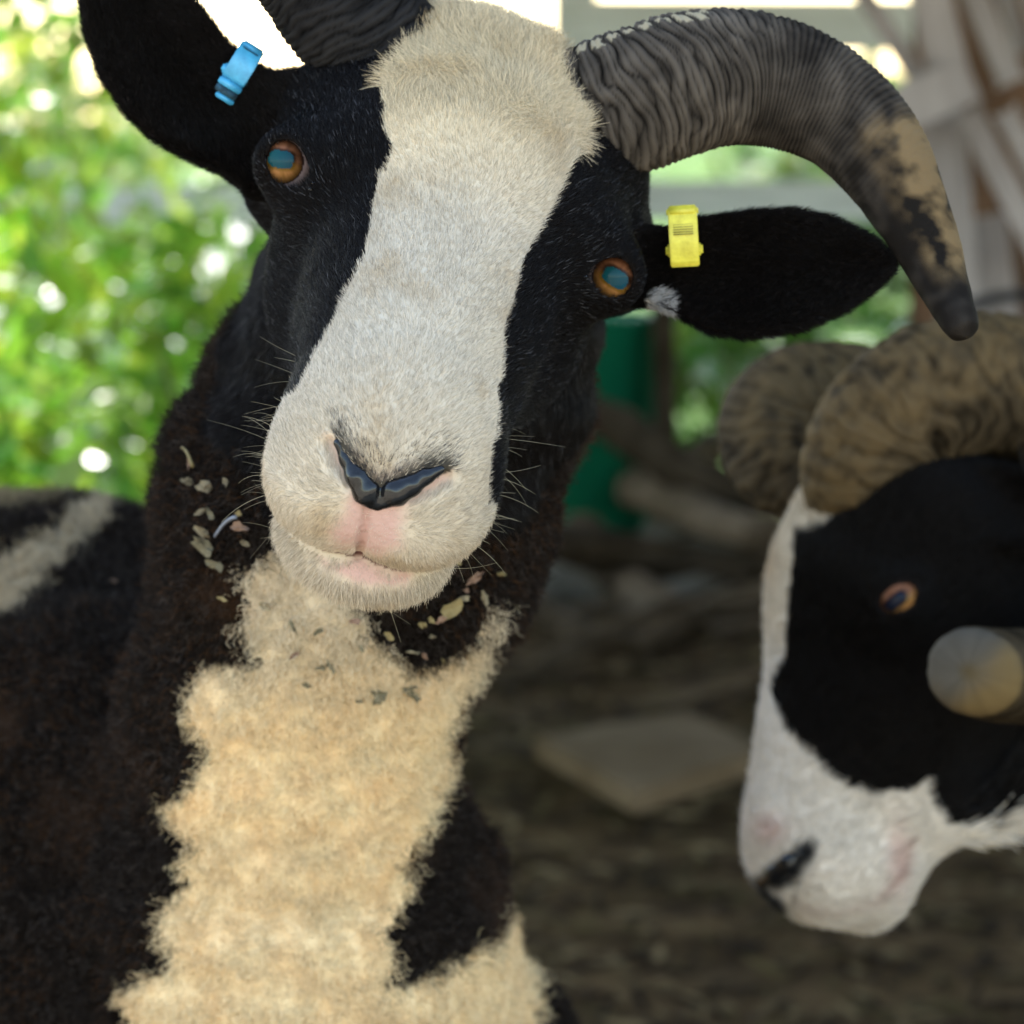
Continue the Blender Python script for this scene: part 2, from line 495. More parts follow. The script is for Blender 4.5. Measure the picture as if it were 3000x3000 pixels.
def tube_mesh(name, pts, rads, mat, parent=None, seg=10, rough=0.0, seed=1):
    pts = np.asarray(pts, float); rads = np.asarray(rads, float); n = len(pts)
    T = nrm(np.gradient(pts, axis=0)); ref = np.array([0, 0, 1.0]) if abs(T[0, 2]) < .9 else np.array([1.0, 0, 0])
    U = np.empty_like(T); u = nrm(ref - T[0] * (ref @ T[0]))
    for i in range(n):
        u = nrm(u - T[i] * (u @ T[i])); U[i] = u
    W = np.cross(T, U); th = np.linspace(0, 2 * np.pi, seg, endpoint=False)
    V = pts[:, None] + (U[:, None] * np.cos(th)[None, :, None] + W[:, None] * np.sin(th)[None, :, None]) * rads[:, None, None]
    V = V.reshape(-1, 3)
    if rough:
        c = np.repeat(pts, seg, 0)
        V = V + (V - c) * (fbm(V * 30, seed)[:, None] * rough)
    V = np.concatenate([V, pts[:1], pts[-1:]])
    i, j = np.meshgrid(np.arange(n - 1), np.arange(seg), indexing='ij'); j2 = (j + 1) % seg
    F = np.stack([i * seg + j, i * seg + j2, (i + 1) * seg + j2, (i + 1) * seg + j], -1).reshape(-1, 4)
    c0, c1 = n * seg, n * seg + 1; k = np.arange(seg); k2 = (k + 1) % seg
    cap = np.concatenate([np.stack([k2, k, np.full(seg, c0), np.full(seg, c0)], 1), np.stack([k + (n - 1) * seg, k2 + (n - 1) * seg, np.full(seg, c1), np.full(seg, c1)], 1)])
    me = bpy.data.meshes.new(name)
    me.from_pydata(V.tolist(), [], F.tolist() + cap[:, :3].tolist())
    for p_ in me.polygons: p_.use_smooth = True
    return link(name, me, mat, parent)

M_RAIL = mat_noise('weathered_rail', (.50, .49, .45), (.72, .71, .66), 6, .85, .3, stretch=(1, 1, 8))
M_WOODG = mat_noise('grey_board', (.20, .165, .145), (.40, .345, .31), 9, .9, .4, stretch=(1, 1, .25), c3=(.31, .265, .24), spec=.1)
M_WOODB = mat_noise('brown_board', (.06, .032, .016), (.17, .088, .045), 8, .85, .4, stretch=(1, 1, .2))
M_LOG = mat_noise('bark', (.022, .015, .008), (.075, .054, .034), 14, .95, .8, spec=.04)
M_LOGP = mat_noise('bare_wood', (.065, .045, .026), (.15, .108, .070), 14, .95, .5, spec=.04)
M_STONE = mat_noise('stone', (.075, .064, .046), (.17, .15, .115), 12, .95, .5, spec=.04)

# ---- post and rail fence behind
FY = 9.0
fence = empty('post_and_rail_fence', (0, FY, 0), 'pale weathered three-rail fence behind the pen', 'fence')
for k, (z, h) in enumerate(((1.22, .13), (.775, .10), (.345, .14))):
    for xa, xb in (((-3.1, -.61), (-.59, 1.93), (1.95, 4.4)) if k else ((.13, 1.93), (1.95, 4.4))):
        box_between('rail', (xa, FY - .03, z + random.uniform(-.01, .01)), (xb, FY - .03, z + random.uniform(-.012, .012)), h, .04, M_RAIL, fence)
for x, h in ((-3.1, .95), (-.6, .90), (.16, 1.33), (1.94, 1.38), (4.4, 1.38)):
    box_between('post', (x, FY + .05, -.05), (x, FY + .05, h), .11, .10, M_RAIL, fence)

# ---- foliage
m, nt, b = mat_new('leaf')
at = N(nt, 'ShaderNodeAttribute', attribute_name='leaf_color')
nt.links.new(at.outputs['Color'], b.inputs['Base Color'])
b.inputs['Roughness'].default_value = .32; b.inputs['Specular IOR Level'].default_value = .6
tr = N(nt, 'ShaderNodeBsdfTranslucent'); nt.links.new(at.outputs['Color'], tr.inputs['Color'])
ms = N(nt, 'ShaderNodeMixShader'); ms.inputs[0].default_value = .5
nt.links.new(b.outputs[0], ms.inputs[1]); nt.links.new(tr.outputs[0], ms.inputs[2])
nt.links.new(ms.outputs[0], nt.nodes['Material Output'].inputs['Surface'])
M_LEAF = m
M_STEM = mat_noise('stem', (.05, .045, .02), (.13, .11, .06), 20, .8, .3)

def foliage(name, cen, rad, n, size, base, parent, seed=0, hollow=.25):
    g = np.random.default_rng(seed)
    d = nrm(g.normal(size=(n, 3))); r = hollow + (1 - hollow) * g.random(n) ** .45
    c = d * r[:, None]
    lump = 1 + .28 * fbm(d * 2.3 + seed, seed)
    p = np.asarray(cen) + c * np.asarray(rad) * lump[:, None]
    keep = fbm(p * 5.0, seed + 9) > -.16                              # gaps between sprays
    p = p[keep]; n = len(p)
    nn = nrm(g.normal(size=(n, 3)) * .7 + np.array([0, -.5, .7])); t = nrm(np.cross(nn, g.normal(size=(n, 3)))); bb = np.cross(nn, t)
    s = size * (.6 + .8 * g.random(n))[:, None]
    V = np.stack([p - t * s, p + bb * s * .45 - nn * s * .1, p + t * s * 1.1 - nn * s * .25, p - bb * s * .45 - nn * s * .1], 1).reshape(-1, 3)
    F = np.arange(n * 4).reshape(-1, 4)
    o = mesh_np(name, V, F, M_LEAF, parent, smooth=False)
    v = .55 + .9 * g.random(n); col = np.asarray(base)[None] * v[:, None]
    col[:, 0] *= .7 + .8 * g.random(n)
    set_col(o, 'leaf_color', np.repeat(col, 4, 0))
    o['kind'] = 'stuff'
    return o

def shrub(label, x, y, rad, zc, n, size, base, seed, group=None, name='shrub', cat='shrub'):
    r = empty(name, (x, y, 0), label, cat, group)
    foliage('foliage', (x, y, zc), rad, n, size, base, r, seed)
    for k in range(5):
        a = random.random() * 6.28; q = random.uniform(.2, .6)
        top = np.array([x + math.cos(a) * rad[0] * q, y + math.sin(a) * rad[1] * q, zc + rad[2] * .5])
        st = np.array([x + math.cos(a) * .06, y + math.sin(a) * .06, -.03])
        t_ = np.linspace(0, 1, 8)[:, None]
        tube_mesh('stem', st + (top - st) * t_ + np.array([.05 * math.cos(a + 2), .05 * math.sin(a + 2), 0]) * np.sin(t_ * 4), np.linspace(.012, .004, 8), M_STEM, r, 6)
    return r

shrub('tall bright green leafy bush beside the ram\'s shoulder', -1.0, 4.9, (.44, .45, .66), .58, 3400, .036, (.22, .42, .035), 1)
shrub('low spreading green bush behind the ram\'s back', -.45, 5.7, (.42, .4, .40), .42, 2800, .034, (.19, .37, .035), 2)
shrub('rounded dense green bush against the left end of the fence', -1.25, 7.4, (.60, .5, .85), .72, 3000, .042, (.22, .38, .05), 3)
shrub('thin pale green sapling bush seen between ear and neck', -.56, 8.3, (.30, .3, .42), .48, 700, .042, (.20, .33, .07), 4)
shrub('low nettle-green clump at the foot of the fence behind the second ram', .62, 8.45, (.42, .25, .26), .30, 1900, .036, (.11, .24, .03), 5)
shrub('leafy weed clump growing behind the grey wooden frame', 1.28, 7.6, (.35, .3, .75), .75, 2000, .036, (.11, .24, .03), 6)
shrub('wide hedge bush in the field beyond the fence', 2.5, 17, (1.6, .8, .75), .6, 3200, .09, (.11, .19, .05), 7)
shrub('olive hedge bush in the far field behind the pen', -4.6, 19, (1.7, .8, .85), .7, 3000, .09, (.16, .27, .05), 8)

shrub('pale lime hedge bush far off along the track', -3.2, 24, (1.5, .7, .80), .55, 3000, .085, (.20, .32, .06), 18)

# ---- fallen logs, sticks, slab, stones on the mud
LOG_SPOTS = [  # px a, px b, radius, height of ends over ground, label, bark?
    ((1640, 1560), (2250, 1830), .055, .16, 'thick grey fallen log lying slantwise across the brush pile', M_LOGP),
    ((1560, 1760), (2330, 1700), .05, .05, 'dark bark log at the back of the brush pile', M_LOG),
    ((1480, 1850), (2080, 1960), .035, .02, 'thin dark branch lying low in front of the pile', M_LOG),
    ((1850, 1830), (2500, 1900), .045, .03, 'weathered log end half hidden behind the second ram\'s nose', M_LOGP),
    ((1420, 2030), (1900, 2010), .03, .0, 'dark wet stick pressed into the mud', M_LOG),
    ((1700, 1640), (2400, 1500), .05, .22, 'grey-brown pole propped on top of the brush pile', M_LOGP),
]
for k, (a, c, r, h, lab, mt) in enumerate(LOG_SPOTS):
    A_, B_ = PG(*a), PG(*c)
    A_[2] = gh(A_[0], A_[1]) + r * .8 + h * .3; B_[2] = gh(B_[0], B_[1]) + r * .8 + h
    t_ = np.linspace(0, 1, 16)[:, None]
    pts = A_ + (B_ - A_) * t_ + np.array([.0, .06, .03]) * np.sin(t_ * 5 + k)
    o = tube_mesh('log', pts, r * (1 - .35 * t_[:, 0]) * (1 + .1 * np.sin(t_[:, 0] * 13 + k)), mt, None, 14, .35, k)
    tag(o, lab, 'log', 'logs and branches of the brush pile')
t_ = np.linspace(0, 1, 16)[:, None]
A_, B_ = P(1600, 1180, 7.55), P(2270, 1470, 7.35)
tag(tube_mesh('log', A_ + (B_ - A_) * t_ + np.array([0, 0, .02]) * np.sin(t_ * 7), .048 * (1 - .2 * t_[:, 0]), M_LOG, None, 14, .35, 33), 'dark log propped slantwise in front of the green tub', 'log', 'logs and branches of the brush pile')
for k in range(26):
    px, py = random.uniform(1450, 2250), random.uniform(1600, 2120)
    A_ = PG(px, py); a = random.uniform(-.9, .9); L_ = random.uniform(.25, .6)
    t_ = np.linspace(0, 1, 9)[:, None]
    A_[2] = gh(A_[0], A_[1]) + .012
    pts = A_ + np.array([math.cos(a), math.sin(a), random.uniform(0, .35)]) * t_ * L_ + np.array([0, .02, .01]) * np.sin(t_ * 6 + k)
    tag(tube_mesh('twig', pts, np.linspace(.012, .005, 9), M_LOG if k % 2 else M_LOGP, None, 7, .3, k), ('thin dark bark twig strewn around the brush pile' if k % 2 else 'pale bare broken twig strewn around the brush pile'), 'twig', 'twigs strewn on the mud')
def stone(name, px, py, r, label, mat, squash=.5, seed=0, group=None):
    c = PG(px, py); bm = bmesh.new(); bmesh.ops.create_icosphere(bm, subdivisions=3, radius=1)
    V = np.array([v.co[:] for v in bm.verts]); dsp = 1 + .35 * fbm(V * 1.3 + seed * 5, seed)
    V = V * dsp[:, None] * np.array([r, r * .8, r * squash]) + np.array([c[0], c[1], gh(c[0], c[1]) + r * squash * .5])
    for v, q in zip(bm.verts, V): v.co = q
    return tag(bm_obj(name, bm, mat, None, True), label, 'stone', group)
stone('stone', 1610, 1800, .10, 'pale rounded stone beside the ram\'s chest', M_STONE, .6, 1)
stone('stone', 2020, 1650, .12, 'grey lumpy stone among the logs', M_STONE, .7, 2)
stone('stone', 1660, 1380, .16, 'big pale field stone near the green tub', M_STONE, .8, 3)
stone('stone', 2030, 1820, .08, 'small grey stone in front of the logs', M_STONE, .6, 4)
sl = [PG(1560, 2275), PG(1860, 2395), PG(2260, 2300), PG(2010, 2180)]
bm = bmesh.new()
vs_ = [bm.verts.new((p[0], p[1], gh(p[0], p[1]) + .012)) for p in sl]
fc = bm.faces.new(vs_)
ex = bmesh.ops.extrude_face_region(bm, geom=[fc]); tv = [g for g in ex['geom'] if isinstance(g, bmesh.types.BMVert)]
for v in tv: v.co.z += .035
bmesh.ops.recalc_face_normals(bm, faces=bm.faces[:]); bmesh.ops.bevel(bm, geom=bm.edges[:], offset=.006, segments=2, affect='EDGES')
M_SLAB = mat_noise('muddy_board', (.115, .076, .040), (.19, .132, .076), 7, .95, .4, spec=.03)
tag(bm_obj('board', bm, M_SLAB), 'flat muddy board lying on the mud between the rams', 'board')

# ---- straw, bark crumbs and droppings trodden into the mud
g = np.random.default_rng(5); n = 5200
lx = g.uniform(-.2, 1.6, n); ly = 3.0 + 6.2 * g.random(n) ** 1.2; a = g.uniform(0, 6.28, n); L_ = g.uniform(.012, .055, n); w_ = g.uniform(.003, .012, n)
c = np.stack([lx, ly, ground_h(lx, ly) + .006], 1); u = np.stack([np.cos(a), np.sin(a), g.uniform(-.1, .25, n)], 1); v = np.stack([-np.sin(a), np.cos(a), g.uniform(-.3, .3, n)], 1)
up_ = np.array([0, 0, .006])
lv = np.stack([c - u * L_[:, None], c + v * w_[:, None], c + u * L_[:, None], c - v * w_[:, None], c + up_], 1).reshape(-1, 3)
i5 = np.arange(n)[:, None] * 5
lf = np.concatenate([i5 + np.array([[0, 1, 4]]), i5 + np.array([[1, 2, 4]]), i5 + np.array([[2, 3, 4]]), i5 + np.array([[3, 0, 4]])])
M_LIT = mat_attr('litter', 'coat', .9, .05)
o = mesh_np('straw_litter', lv, lf, M_LIT, None, False)
pal = np.array([[.11, .075, .035], [.035, .022, .012], [.15, .105, .05], [.02, .014, .009], [.07, .05, .02]])
set_col(o, 'coat', np.repeat(pal[g.integers(0, 5, n)] * g.uniform(.6, 1.3, (n, 1)), 5, 0))
tag(o, 'trodden straw and bark crumbs scattered over the mud', None, None, 'stuff')

# ---- green tub tipped on its side near the fence
M_GREEN = mat_noise('green_plastic', (.004, .13, .065), (.008, .18, .09), 5, .4, .05)
tubc = np.array([.185, 7.9, 0]); ty = 7.9
tub = empty('plastic_tub', (tubc[0], ty, 0), 'dark green plastic tub standing behind the log pile', 'tub')
bm = bmesh.new(); seg = 36; prof = [(.0, .0), (.115, .0), (.150, .53), (.165, .535), (.165, .55), (.142, .55), (.110, .02), (0, .02)]
rings = [[bm.verts.new((tubc[0] + r * math.cos(6.2832 * i / seg), ty + r * math.sin(6.2832 * i / seg), z)) for i in range(seg)] for r, z in prof[1:-1]]
for ra, rb in zip(rings[:-1], rings[1:]):
    for i in range(seg): bm.faces.new((ra[i], ra[(i + 1) % seg], rb[(i + 1) % seg], rb[i]))
bm.faces.new(rings[0][::-1]); bm.faces.new(rings[-1])
bm_obj('tub_body', bm, M_GREEN, tub, True)
for s in (-1, 1):
    t_ = np.linspace(0, np.pi, 12)
    tube_mesh('handle', np.stack([tubc[0] + s * (.155 + .04 * np.sin(t_)), ty + .06 * np.cos(t_), .53 + .04 * np.sin(t_)], 1), np.full(12, .012), M_GREEN, tub, 8)
po = box_between('post', (.345, 7.75, -.05), (.335, 7.78, .58), .045, .045, M_LOG)
po.name = 'stake'; tag(po, 'short dark wooden stake beside the green tub', 'stake')

# ---- grey wooden frame leaning against a brown board wall on the right
WY = 5.6
wall = empty('shed_wall', (1.1, WY, 0), 'brown vertical board wall behind the grey wooden frame', 'wall')
for k in range(9):
    x = .70 + k * .135
    o = box_between('board', (x, WY + random.uniform(-.006, .006), -.03), (x, WY, 1.75), .125, .025, M_WOODB, wall)
fr = empty('slatted_frame', (.75, 4.9, 0), 'grey weathered slatted wooden frame leaning at an angle', 'frame')
SL = [((2440, -160), (2690, 230), 58, 4.98), ((2690, -160), (2800, 300), 115, 4.95), ((2590, 345), (2830, 235), 120, 4.90), ((2790, -160), (2965, 240), 75, 4.99),
      ((2760, 330), (2830, 1150), 110, 5.05), ((2835, 330), (3060, 760), 72, 4.95), ((2945, 330), (3190, 800), 60, 4.97), ((2900, -160), (3000, 150), 50, 5.06), ((2890, 640), (2960, 1200), 95, 5.08),
      ((2990, -160), (3140, 300), 80, 4.99)]
for a, c, w, d in SL:
    box_between('slat', P(a[0], a[1], d), P(c[0], c[1], d + .03), w / FPX * d, .022, M_WOODG, fr)
for xa in (3060, 3200):      # the legs that carry the frame on the mud
    p0 = P(xa, 1000, 5.10); p1 = np.array([p0[0] + .02, p0[1] - .15, -.02])
    box_between('upright', p0, p1, .06, .03, M_WOODG, fr)
M_BLACKP = mat_plain('black_plastic', (.008, .008, .009), .45, .4)
t_ = np.linspace(0, 1, 24)[:, None]
hp = P(2810, 905, 4.80) + (P(3300, 1010, 4.75) - P(2810, 905, 4.80)) * t_ + np.array([0, 0, .04]) * np.sin(t_ * 3.14)
tag(tube_mesh('hose', hp, np.full(24, .008), M_BLACKP, None, 10), 'black plastic hose hooked along the grey wooden frame', 'hose')

# ---- board roof added overhead, out of view, to shade the rams and logs
M_ROOF = mat_noise('shade_roof_board', (.14, .12, .10), (.26, .23, .20), 9, .85, .4, stretch=(1, .25, 1))
roof = empty('added_shade_roof', (.6, 4.4, 0), 'grey board shelter roof added out of view to shade the rams', 'shelter')
for k in range(31):
    y = 2.0 + k * .27
    box_between('shade_roof_board', (-.98, y, 1.98 + random.uniform(-.01, .01)), (2.6, y, 1.98), .262, .022, M_ROOF, roof, up=(0, 0, 1))
for x in (-.94, 2.55):
    box_between('beam', (x, 1.85, 1.91), (x, 10.14, 1.91), .09, .1, M_ROOF, roof, up=(0, 0, 1))
    box_between('post', (x, 2.0, -.05), (x, 2.0, 1.85), .1, .1, M_ROOF, roof)
box_between('beam', (-1.7, 10.2, 1.91), (2.65, 10.2, 1.91), .09, .1, M_ROOF, roof, up=(0, 0, 1))
for x in (-1.65, 2.55): box_between('post', (x, 10.2, -.05), (x, 10.2, 1.85), .1, .1, M_ROOF, roof)

# ==================================================================
#  THE RAM IN FRONT
# ==================================================================
def march(f, px, py, d0=1.15, d1=2.2):
    """depth at which the ray through a pixel meets a body"""
    o = P(px, py, 1.0) - CAMPOS; d = d0
    for _ in range(90):
        v = float(f((CAMPOS + o * d)[None].astype(np.float32))[0])
        if abs(v) < 2e-4: break
        d += v * .8
        if d > d1: break
    return d

def ear_frame(base, tip, poly, cup, tilt=0.0):
    b, t = P(*base), P(*tip)
    u = nrm(t - b); view = nrm(CAMPOS - (b + t) / 2)
    w = nrm(view - u * (view @ u)); v = np.cross(w, u)
    w2 = nrm(w * math.cos(tilt) + v * math.sin(tilt)); v = np.cross(w2, u); w = w2
    pts = []
    for px, py in poly:
        r = P(px, py, 1.0) - CAMPOS; k = ((b - CAMPOS) @ w) / (r @ w)
        q = CAMPOS + r * k - b; pts.append((q @ u, q @ v))
    return dict(b=b, M=np.stack([u, v, w], 1), poly=np.array(pts, np.float32), cup=cup, L=float(np.linalg.norm(t - b)))

def ear_sdf(p, E):
    q = ((p - E['b']) @ E['M']).astype(np.float32)
    out = np.linalg.norm(q - np.array([E['L'] * .5, 0, 0]), axis=1) - E['L'] * .9
    near = out < .03
    d = np.maximum(out, .02)
    if near.any():
        k = q[near]
        d2 = poly_sd(k[:, 0], k[:, 1], E['poly'])
        ym = E['poly'][:, 1].mean()
        w0 = E['cup'] * (k[:, 1] - ym) ** 2 + .06 * (k[:, 0] - E['L'] * .5) ** 2 / E['L'] - .006 * sstep(.05, .0, np.abs(k[:, 1] - ym) * 2)
        th = .0035 + .004 * (1 - sstep(0, .03, k[:, 0]))
        a = d2 + .003; c = np.abs(k[:, 2] - w0) - th + .0015
        d[near] = np.minimum(np.maximum(a, c), 0) + np.sqrt(np.maximum(a, 0) ** 2 + np.maximum(c, 0) ** 2) - .0025
    return d

EAR_R = ear_frame((1930, 830, 1.575), (2640, 760, 1.545),
    [(1820, 700), (1960, 680), (2050, 648), (2200, 626), (2330, 618), (2450, 640), (2560, 696), (2622, 752), (2615, 790), (2560, 852), (2480, 915), (2350, 974), (2200, 996), (2090, 980), (1990, 925), (1900, 890), (1810, 860)], 9.0, R(8))
EAR_L = ear_frame((775, 405, 1.58), (320, -270, 1.585),
    [(238, 0), (232, -120), (262, -220), (325, -265), (430, -200), (505, -100), (572, 4), (645, 104), (720, 182), (800, 225), (900, 260), (960, 400), (800, 560), (725, 560), (650, 504), (560, 472), (455, 424), (368, 345), (298, 238), (250, 100)], 9.0, R(-6))

NECK = [((-.028, 1.665, .955), .072), ((-.046, 1.69, .885), .078), ((-.078, 1.715, .805), .088), ((-.112, 1.745, .70), .074), ((-.113, 1.765, .575), .080), ((-.105, 1.80, .48), .085)]
TORSO = [((-.175, 1.90, .58), .125), ((-.28, 2.06, .573), .186), ((-.62, 2.55, .56), .20)]
LEGS1 = [[((-.21, 1.90, .46), .07), ((-.215, 1.885, .27), .038), ((-.215, 1.90, .05), .027), ((-.215, 1.87, .02), .03)],
         [((-.03, 1.93, .46), .07), ((-.02, 1.92, .27), .038), ((-.02, 1.935, .05), .027), ((-.02, 1.905, .02), .03)],
         [((-.74, 2.53, .46), .09), ((-.75, 2.58, .30), .045), ((-.75, 2.62, .19), .03), ((-.75, 2.57, .05), .027), ((-.75, 2.54, .02), .03)],
         [((-.55, 2.66, .46), .09), ((-.55, 2.71, .30), .045), ((-.55, 2.75, .19), .03), ((-.55, 2.70, .05), .027), ((-.55, 2.67, .02), .03)]]

def body_sdf(p):
    d = chain(p, NECK, .03)
    d = smin(d, chain(p, TORSO, .05), .09)
    d = smin(d, ell(p, (-.235, 1.88, .56), (.115, .10, .17)), .05)       # near shoulder
    d = smin(d, ell(p, (-.086, 1.84, .525), (.084, .09, .14)), .05)       # far shoulder
    for L_ in LEGS1: d = smin(d, chain(p, L_, .015), .04)
    return d

POLL = [(P(1270, 165, 1.578), .0215), (P(1390, 190, 1.575), .0205), (P(1530, 225, 1.572), .0190)]
TEMPLE = [(P(1795, 770, 1.602), .0225), (P(835, 560, 1.612), .0180)]
def head_w(p):
    h = smin(head_sdf(HF.loc(p)), chain(p, POLL, .01), .022)
    for c_, r_ in TEMPLE: h = smin(h, np.linalg.norm(p - c_.astype(np.float32), axis=1) - r_, .020)
    return h
EYES = []
for ex, ey, ax_, ay_, rot in ((839, 475, 57, 71, R(10)), (1796, 811, 58, 62, R(-28))):
    d = march(head_w, ex, ey)
    c = P(ex, ey, d + .0102); vd = nrm(CAMPOS - c)
    u = nrm(np.cross(np.array([0, 0, 1.0]), vd)); v = np.cross(vd, u)     # u: image right, v: image up
    sc_ = d / FPX
    u2 = u * math.cos(rot) + v * math.sin(rot); v2 = -u * math.sin(rot) + v * math.cos(rot)
    EYES.append(dict(ca=(R(-38) if ex < 1200 else R(172)), c=c, vd=vd, u=u2, v=v2, u0=u, v0=v, a=ax_ * sc_, b=ay_ * sc_, px=(ex, ey)))
EYE_R = .0128
def eye_open(k, E):
    """lid opening as a pulled ellipse with a pointed inner corner; <1 inside"""
    x, y = k @ E['u'], k @ E['v']; x0, y0 = k @ E['u0'], k @ E['v0']
    g = np.clip(np.cos(np.arctan2(y0, x0) - E['ca']), 0, 1) ** 5
    up_ = np.clip(y0 / E['b'], 0, 1)
    return np.hypot(x / E['a'], y / E['b']) * (1 - .22 * g) * (1 + .10 * up_)

NOSTRIL = {}
for s_, path in ((-1, ((508, 585), (560, 690), (625, 800))), (1, ((1175, 775), (1090, 825), (985, 880)))):
    NOSTRIL[s_] = [(P(700 + x / 1.932, 1000 + y / 1.932, march(head_w, 700 + x / 1.932, 1000 + y / 1.932) + .0012), r_) for (x, y), r_ in zip(path, (.0030, .0029, .0016))]

PHIL = [(P(x, y, march(head_w, x, y) + .0004), .0014) for x, y in ((1078, 1470), (1070, 1530), (1060, 1585), (1050, 1628))]

def wool_lumps(p):
    return fbm(p * 26, 11, 3) * .0065 + np.sin(p[:, 2] * 150 + 3 * fbm(p * 9, 4, 2)) * .0012

def main_sdf(p):
    h = head_w(p)
    for E in EYES:
        h = smin(h, np.linalg.norm(p - E['c'].astype(np.float32), axis=1) - (EYE_R + .0007), .018)
    b = body_sdf(p)
    nb = b < .05
    if nb.any():
        wl_ = np.zeros(len(p), np.float32); wl_[nb] = wool_lumps(p[nb]); b = b - wl_
    d = smin(h, b, .03)
    for E in (EAR_R, EAR_L): d = smin(d, ear_sdf(p, E), .014)
    for E in EYES:
        k = p - E['c'].astype(np.float32)
        z = k @ E['vd']
        rr = eye_open(k, E)
        cyl = (rr - 1) * min(E['a'], E['b'])
        d = np.maximum(d, -np.maximum(cyl, -z - .002))
    # philtrum and nostril slits
    d = -smin(-d, chain(p, PHIL, .001), .0022)
    for s in (-1, 1):
        d = -smin(-d, chain(p, NOSTRIL[s], .002), .003)
    return d

xs = axis(-.95, -.225, .235, .32, .0026, .009)
ys = axis(1.25, 1.345, 1.72, 2.95, .0028, .011)
zs = axis(-.03, .76, 1.14, 1.16, .0026, .009)
V, F = surface_nets(main_sdf, xs, ys, zs)
V, F = subdiv(V, F)
V = newton(main_sdf, V, 2)
def tri_normals(V, F):
    fn = np.cross(V[F[:, 2]] - V[F[:, 0]], V[F[:, 3]] - V[F[:, 1]])
    n = np.zeros_like(V)
    for i in range(4): np.add.at(n, F[:, i], fn)
    return nrm(n)
NV = tri_normals(V, F)
if (NV[:4000] * grad(main_sdf, V[:4000])).sum() < 0:
    F = F[:, ::-1].copy(); NV = -NV

# ---- the coat pattern, as polygons found in the photo and laid on the body
k7 = lambda L_: [(300 + x / 1.38, 1600 + y / 1.38) for x, y in L_]
BLAZE = [(1171, 20), (1137, 67), (1200, 110), (1185, 168), (1137, 222), (1117, 290), (1130, 377), (1150, 430), (1130, 498), (1110, 512), (1087, 621), (1071, 745), (1009, 870), (947, 994), (900, 1087), (862, 1149), (800, 1185), (600, 1230), (600, 2000), (1600, 2000), (1550, 1500), (1432, 1480), (1445, 1300), (1470, 1100), (1480, 950), (1520, 800), (1560, 700), (1620, 600), (1660, 500), (1700, 430), (1715, 350), (1750, 270), (1800, 260), (1780, 170), (1700, 80), (1600, -40), (1500, -200), (1200, -200)]
CHEST = k7([(560, 130), (600, 250), (560, 330), (600, 430), (640, 480), (500, 490), (400, 500), (340, 640), (380, 740), (450, 800), (400, 900), (370, 1000), (230, 1060), (330, 1140), (400, 1210), (300, 1280), (350, 1360), (250, 1450), (220, 1560), (290, 1640), (270, 1720), (100, 1790), (130, 2100), (1760, 2200), (1760, 1932), (1740, 1700), (1720, 1530), (1620, 1480), (1560, 1600), (1400, 1700), (1250, 1770), (1120, 1800), (1200, 1700), (1150, 1560), (1220, 1450), (1230, 1280), (1290, 1150), (1350, 1000), (1420, 880), (1380, 780), (1400, 680), (1470, 560), (1540, 450), (1620, 270), (1580, 250), (1490, 410), (1380, 480), (1260, 495), (1180, 430), (1080, 370), (1050, 200), (700, 0)])
BAND = [(-400, 1700), (0, 1640), (150, 1560), (310, 1430), (330, 1500), (230, 1600), (100, 1720), (60, 1800), (-400, 1900)]
STRIP = [(-2000, 1380), (0, 1400), (180, 1410), (190, 1460), (60, 1490), (-2000, 1530)]
BLACK = np.array([.0056, .0043, .0036]); WHITE = np.array([.72, .66, .55]); CREAM = np.array([.84, .63, .36])

def main_color(p, headish, jit=14):
    px, py, _ = proj(p)
    n1_ = fbm(p * 90, 21, 2); n2_ = fbm(p * 90 + 50, 22, 2); n3_ = fbm(p * 25, 23, 2)
    jx, jy = px + n1_ * jit, py + n2_ * jit
    rj = RNG.normal(size=(2, len(p))) * jit * .7
    jx2, jy2 = px + n1_ * jit * 1.6 + rj[0], py + n2_ * jit * 1.6 + rj[1]
    wh = np.where(headish, in_poly(jx, jy, BLAZE), in_poly(jx2, jy2, CHEST) | in_poly(jx2, jy2, BAND) | in_poly(jx2, jy2, STRIP))
    tuft = ((jx - 1930) / 48) ** 2 + ((jy - 905) / 62) ** 2 < 1
    col = np.empty((len(p), 3))
    # fair hair: cream on the crown, greyer down the nose
    crown = sstep(700, 250, py)[:, None]
    fair = np.array([.55, .455, .335]) * (1 - crown) + np.array([.66, .51, .31]) * crown
    dirt = sstep(.05, .75, fbm(p * 55 + 20, 24, 3))[:, None] * .30
    fair = fair * (1 + .12 * n3_[:, None]) * (1 - dirt * np.array([.55, .8, 1.15]))
    wool = CREAM * (1 + .10 * n3_[:, None]) * np.array([1, 1 - .05, 1 - .10]) ** (n1_[:, None] * 1.5)
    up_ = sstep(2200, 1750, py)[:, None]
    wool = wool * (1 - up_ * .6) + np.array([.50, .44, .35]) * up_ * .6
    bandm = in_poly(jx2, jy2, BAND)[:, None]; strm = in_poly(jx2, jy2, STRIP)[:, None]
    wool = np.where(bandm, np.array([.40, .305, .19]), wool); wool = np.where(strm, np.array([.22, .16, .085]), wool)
    blk = np.repeat(BLACK[None], len(p), 0)
    rust = sstep(.15, .7, fbm(p * 22, 31, 2))[:, None] * (~headish)[:, None]
    blk = blk * (1 - rust) + np.array([.034, .018, .010]) * rust
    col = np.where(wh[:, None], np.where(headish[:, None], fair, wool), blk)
    col = np.where(tuft[:, None], np.array([.45, .42, .39]), col)
    return col, wh, px, py

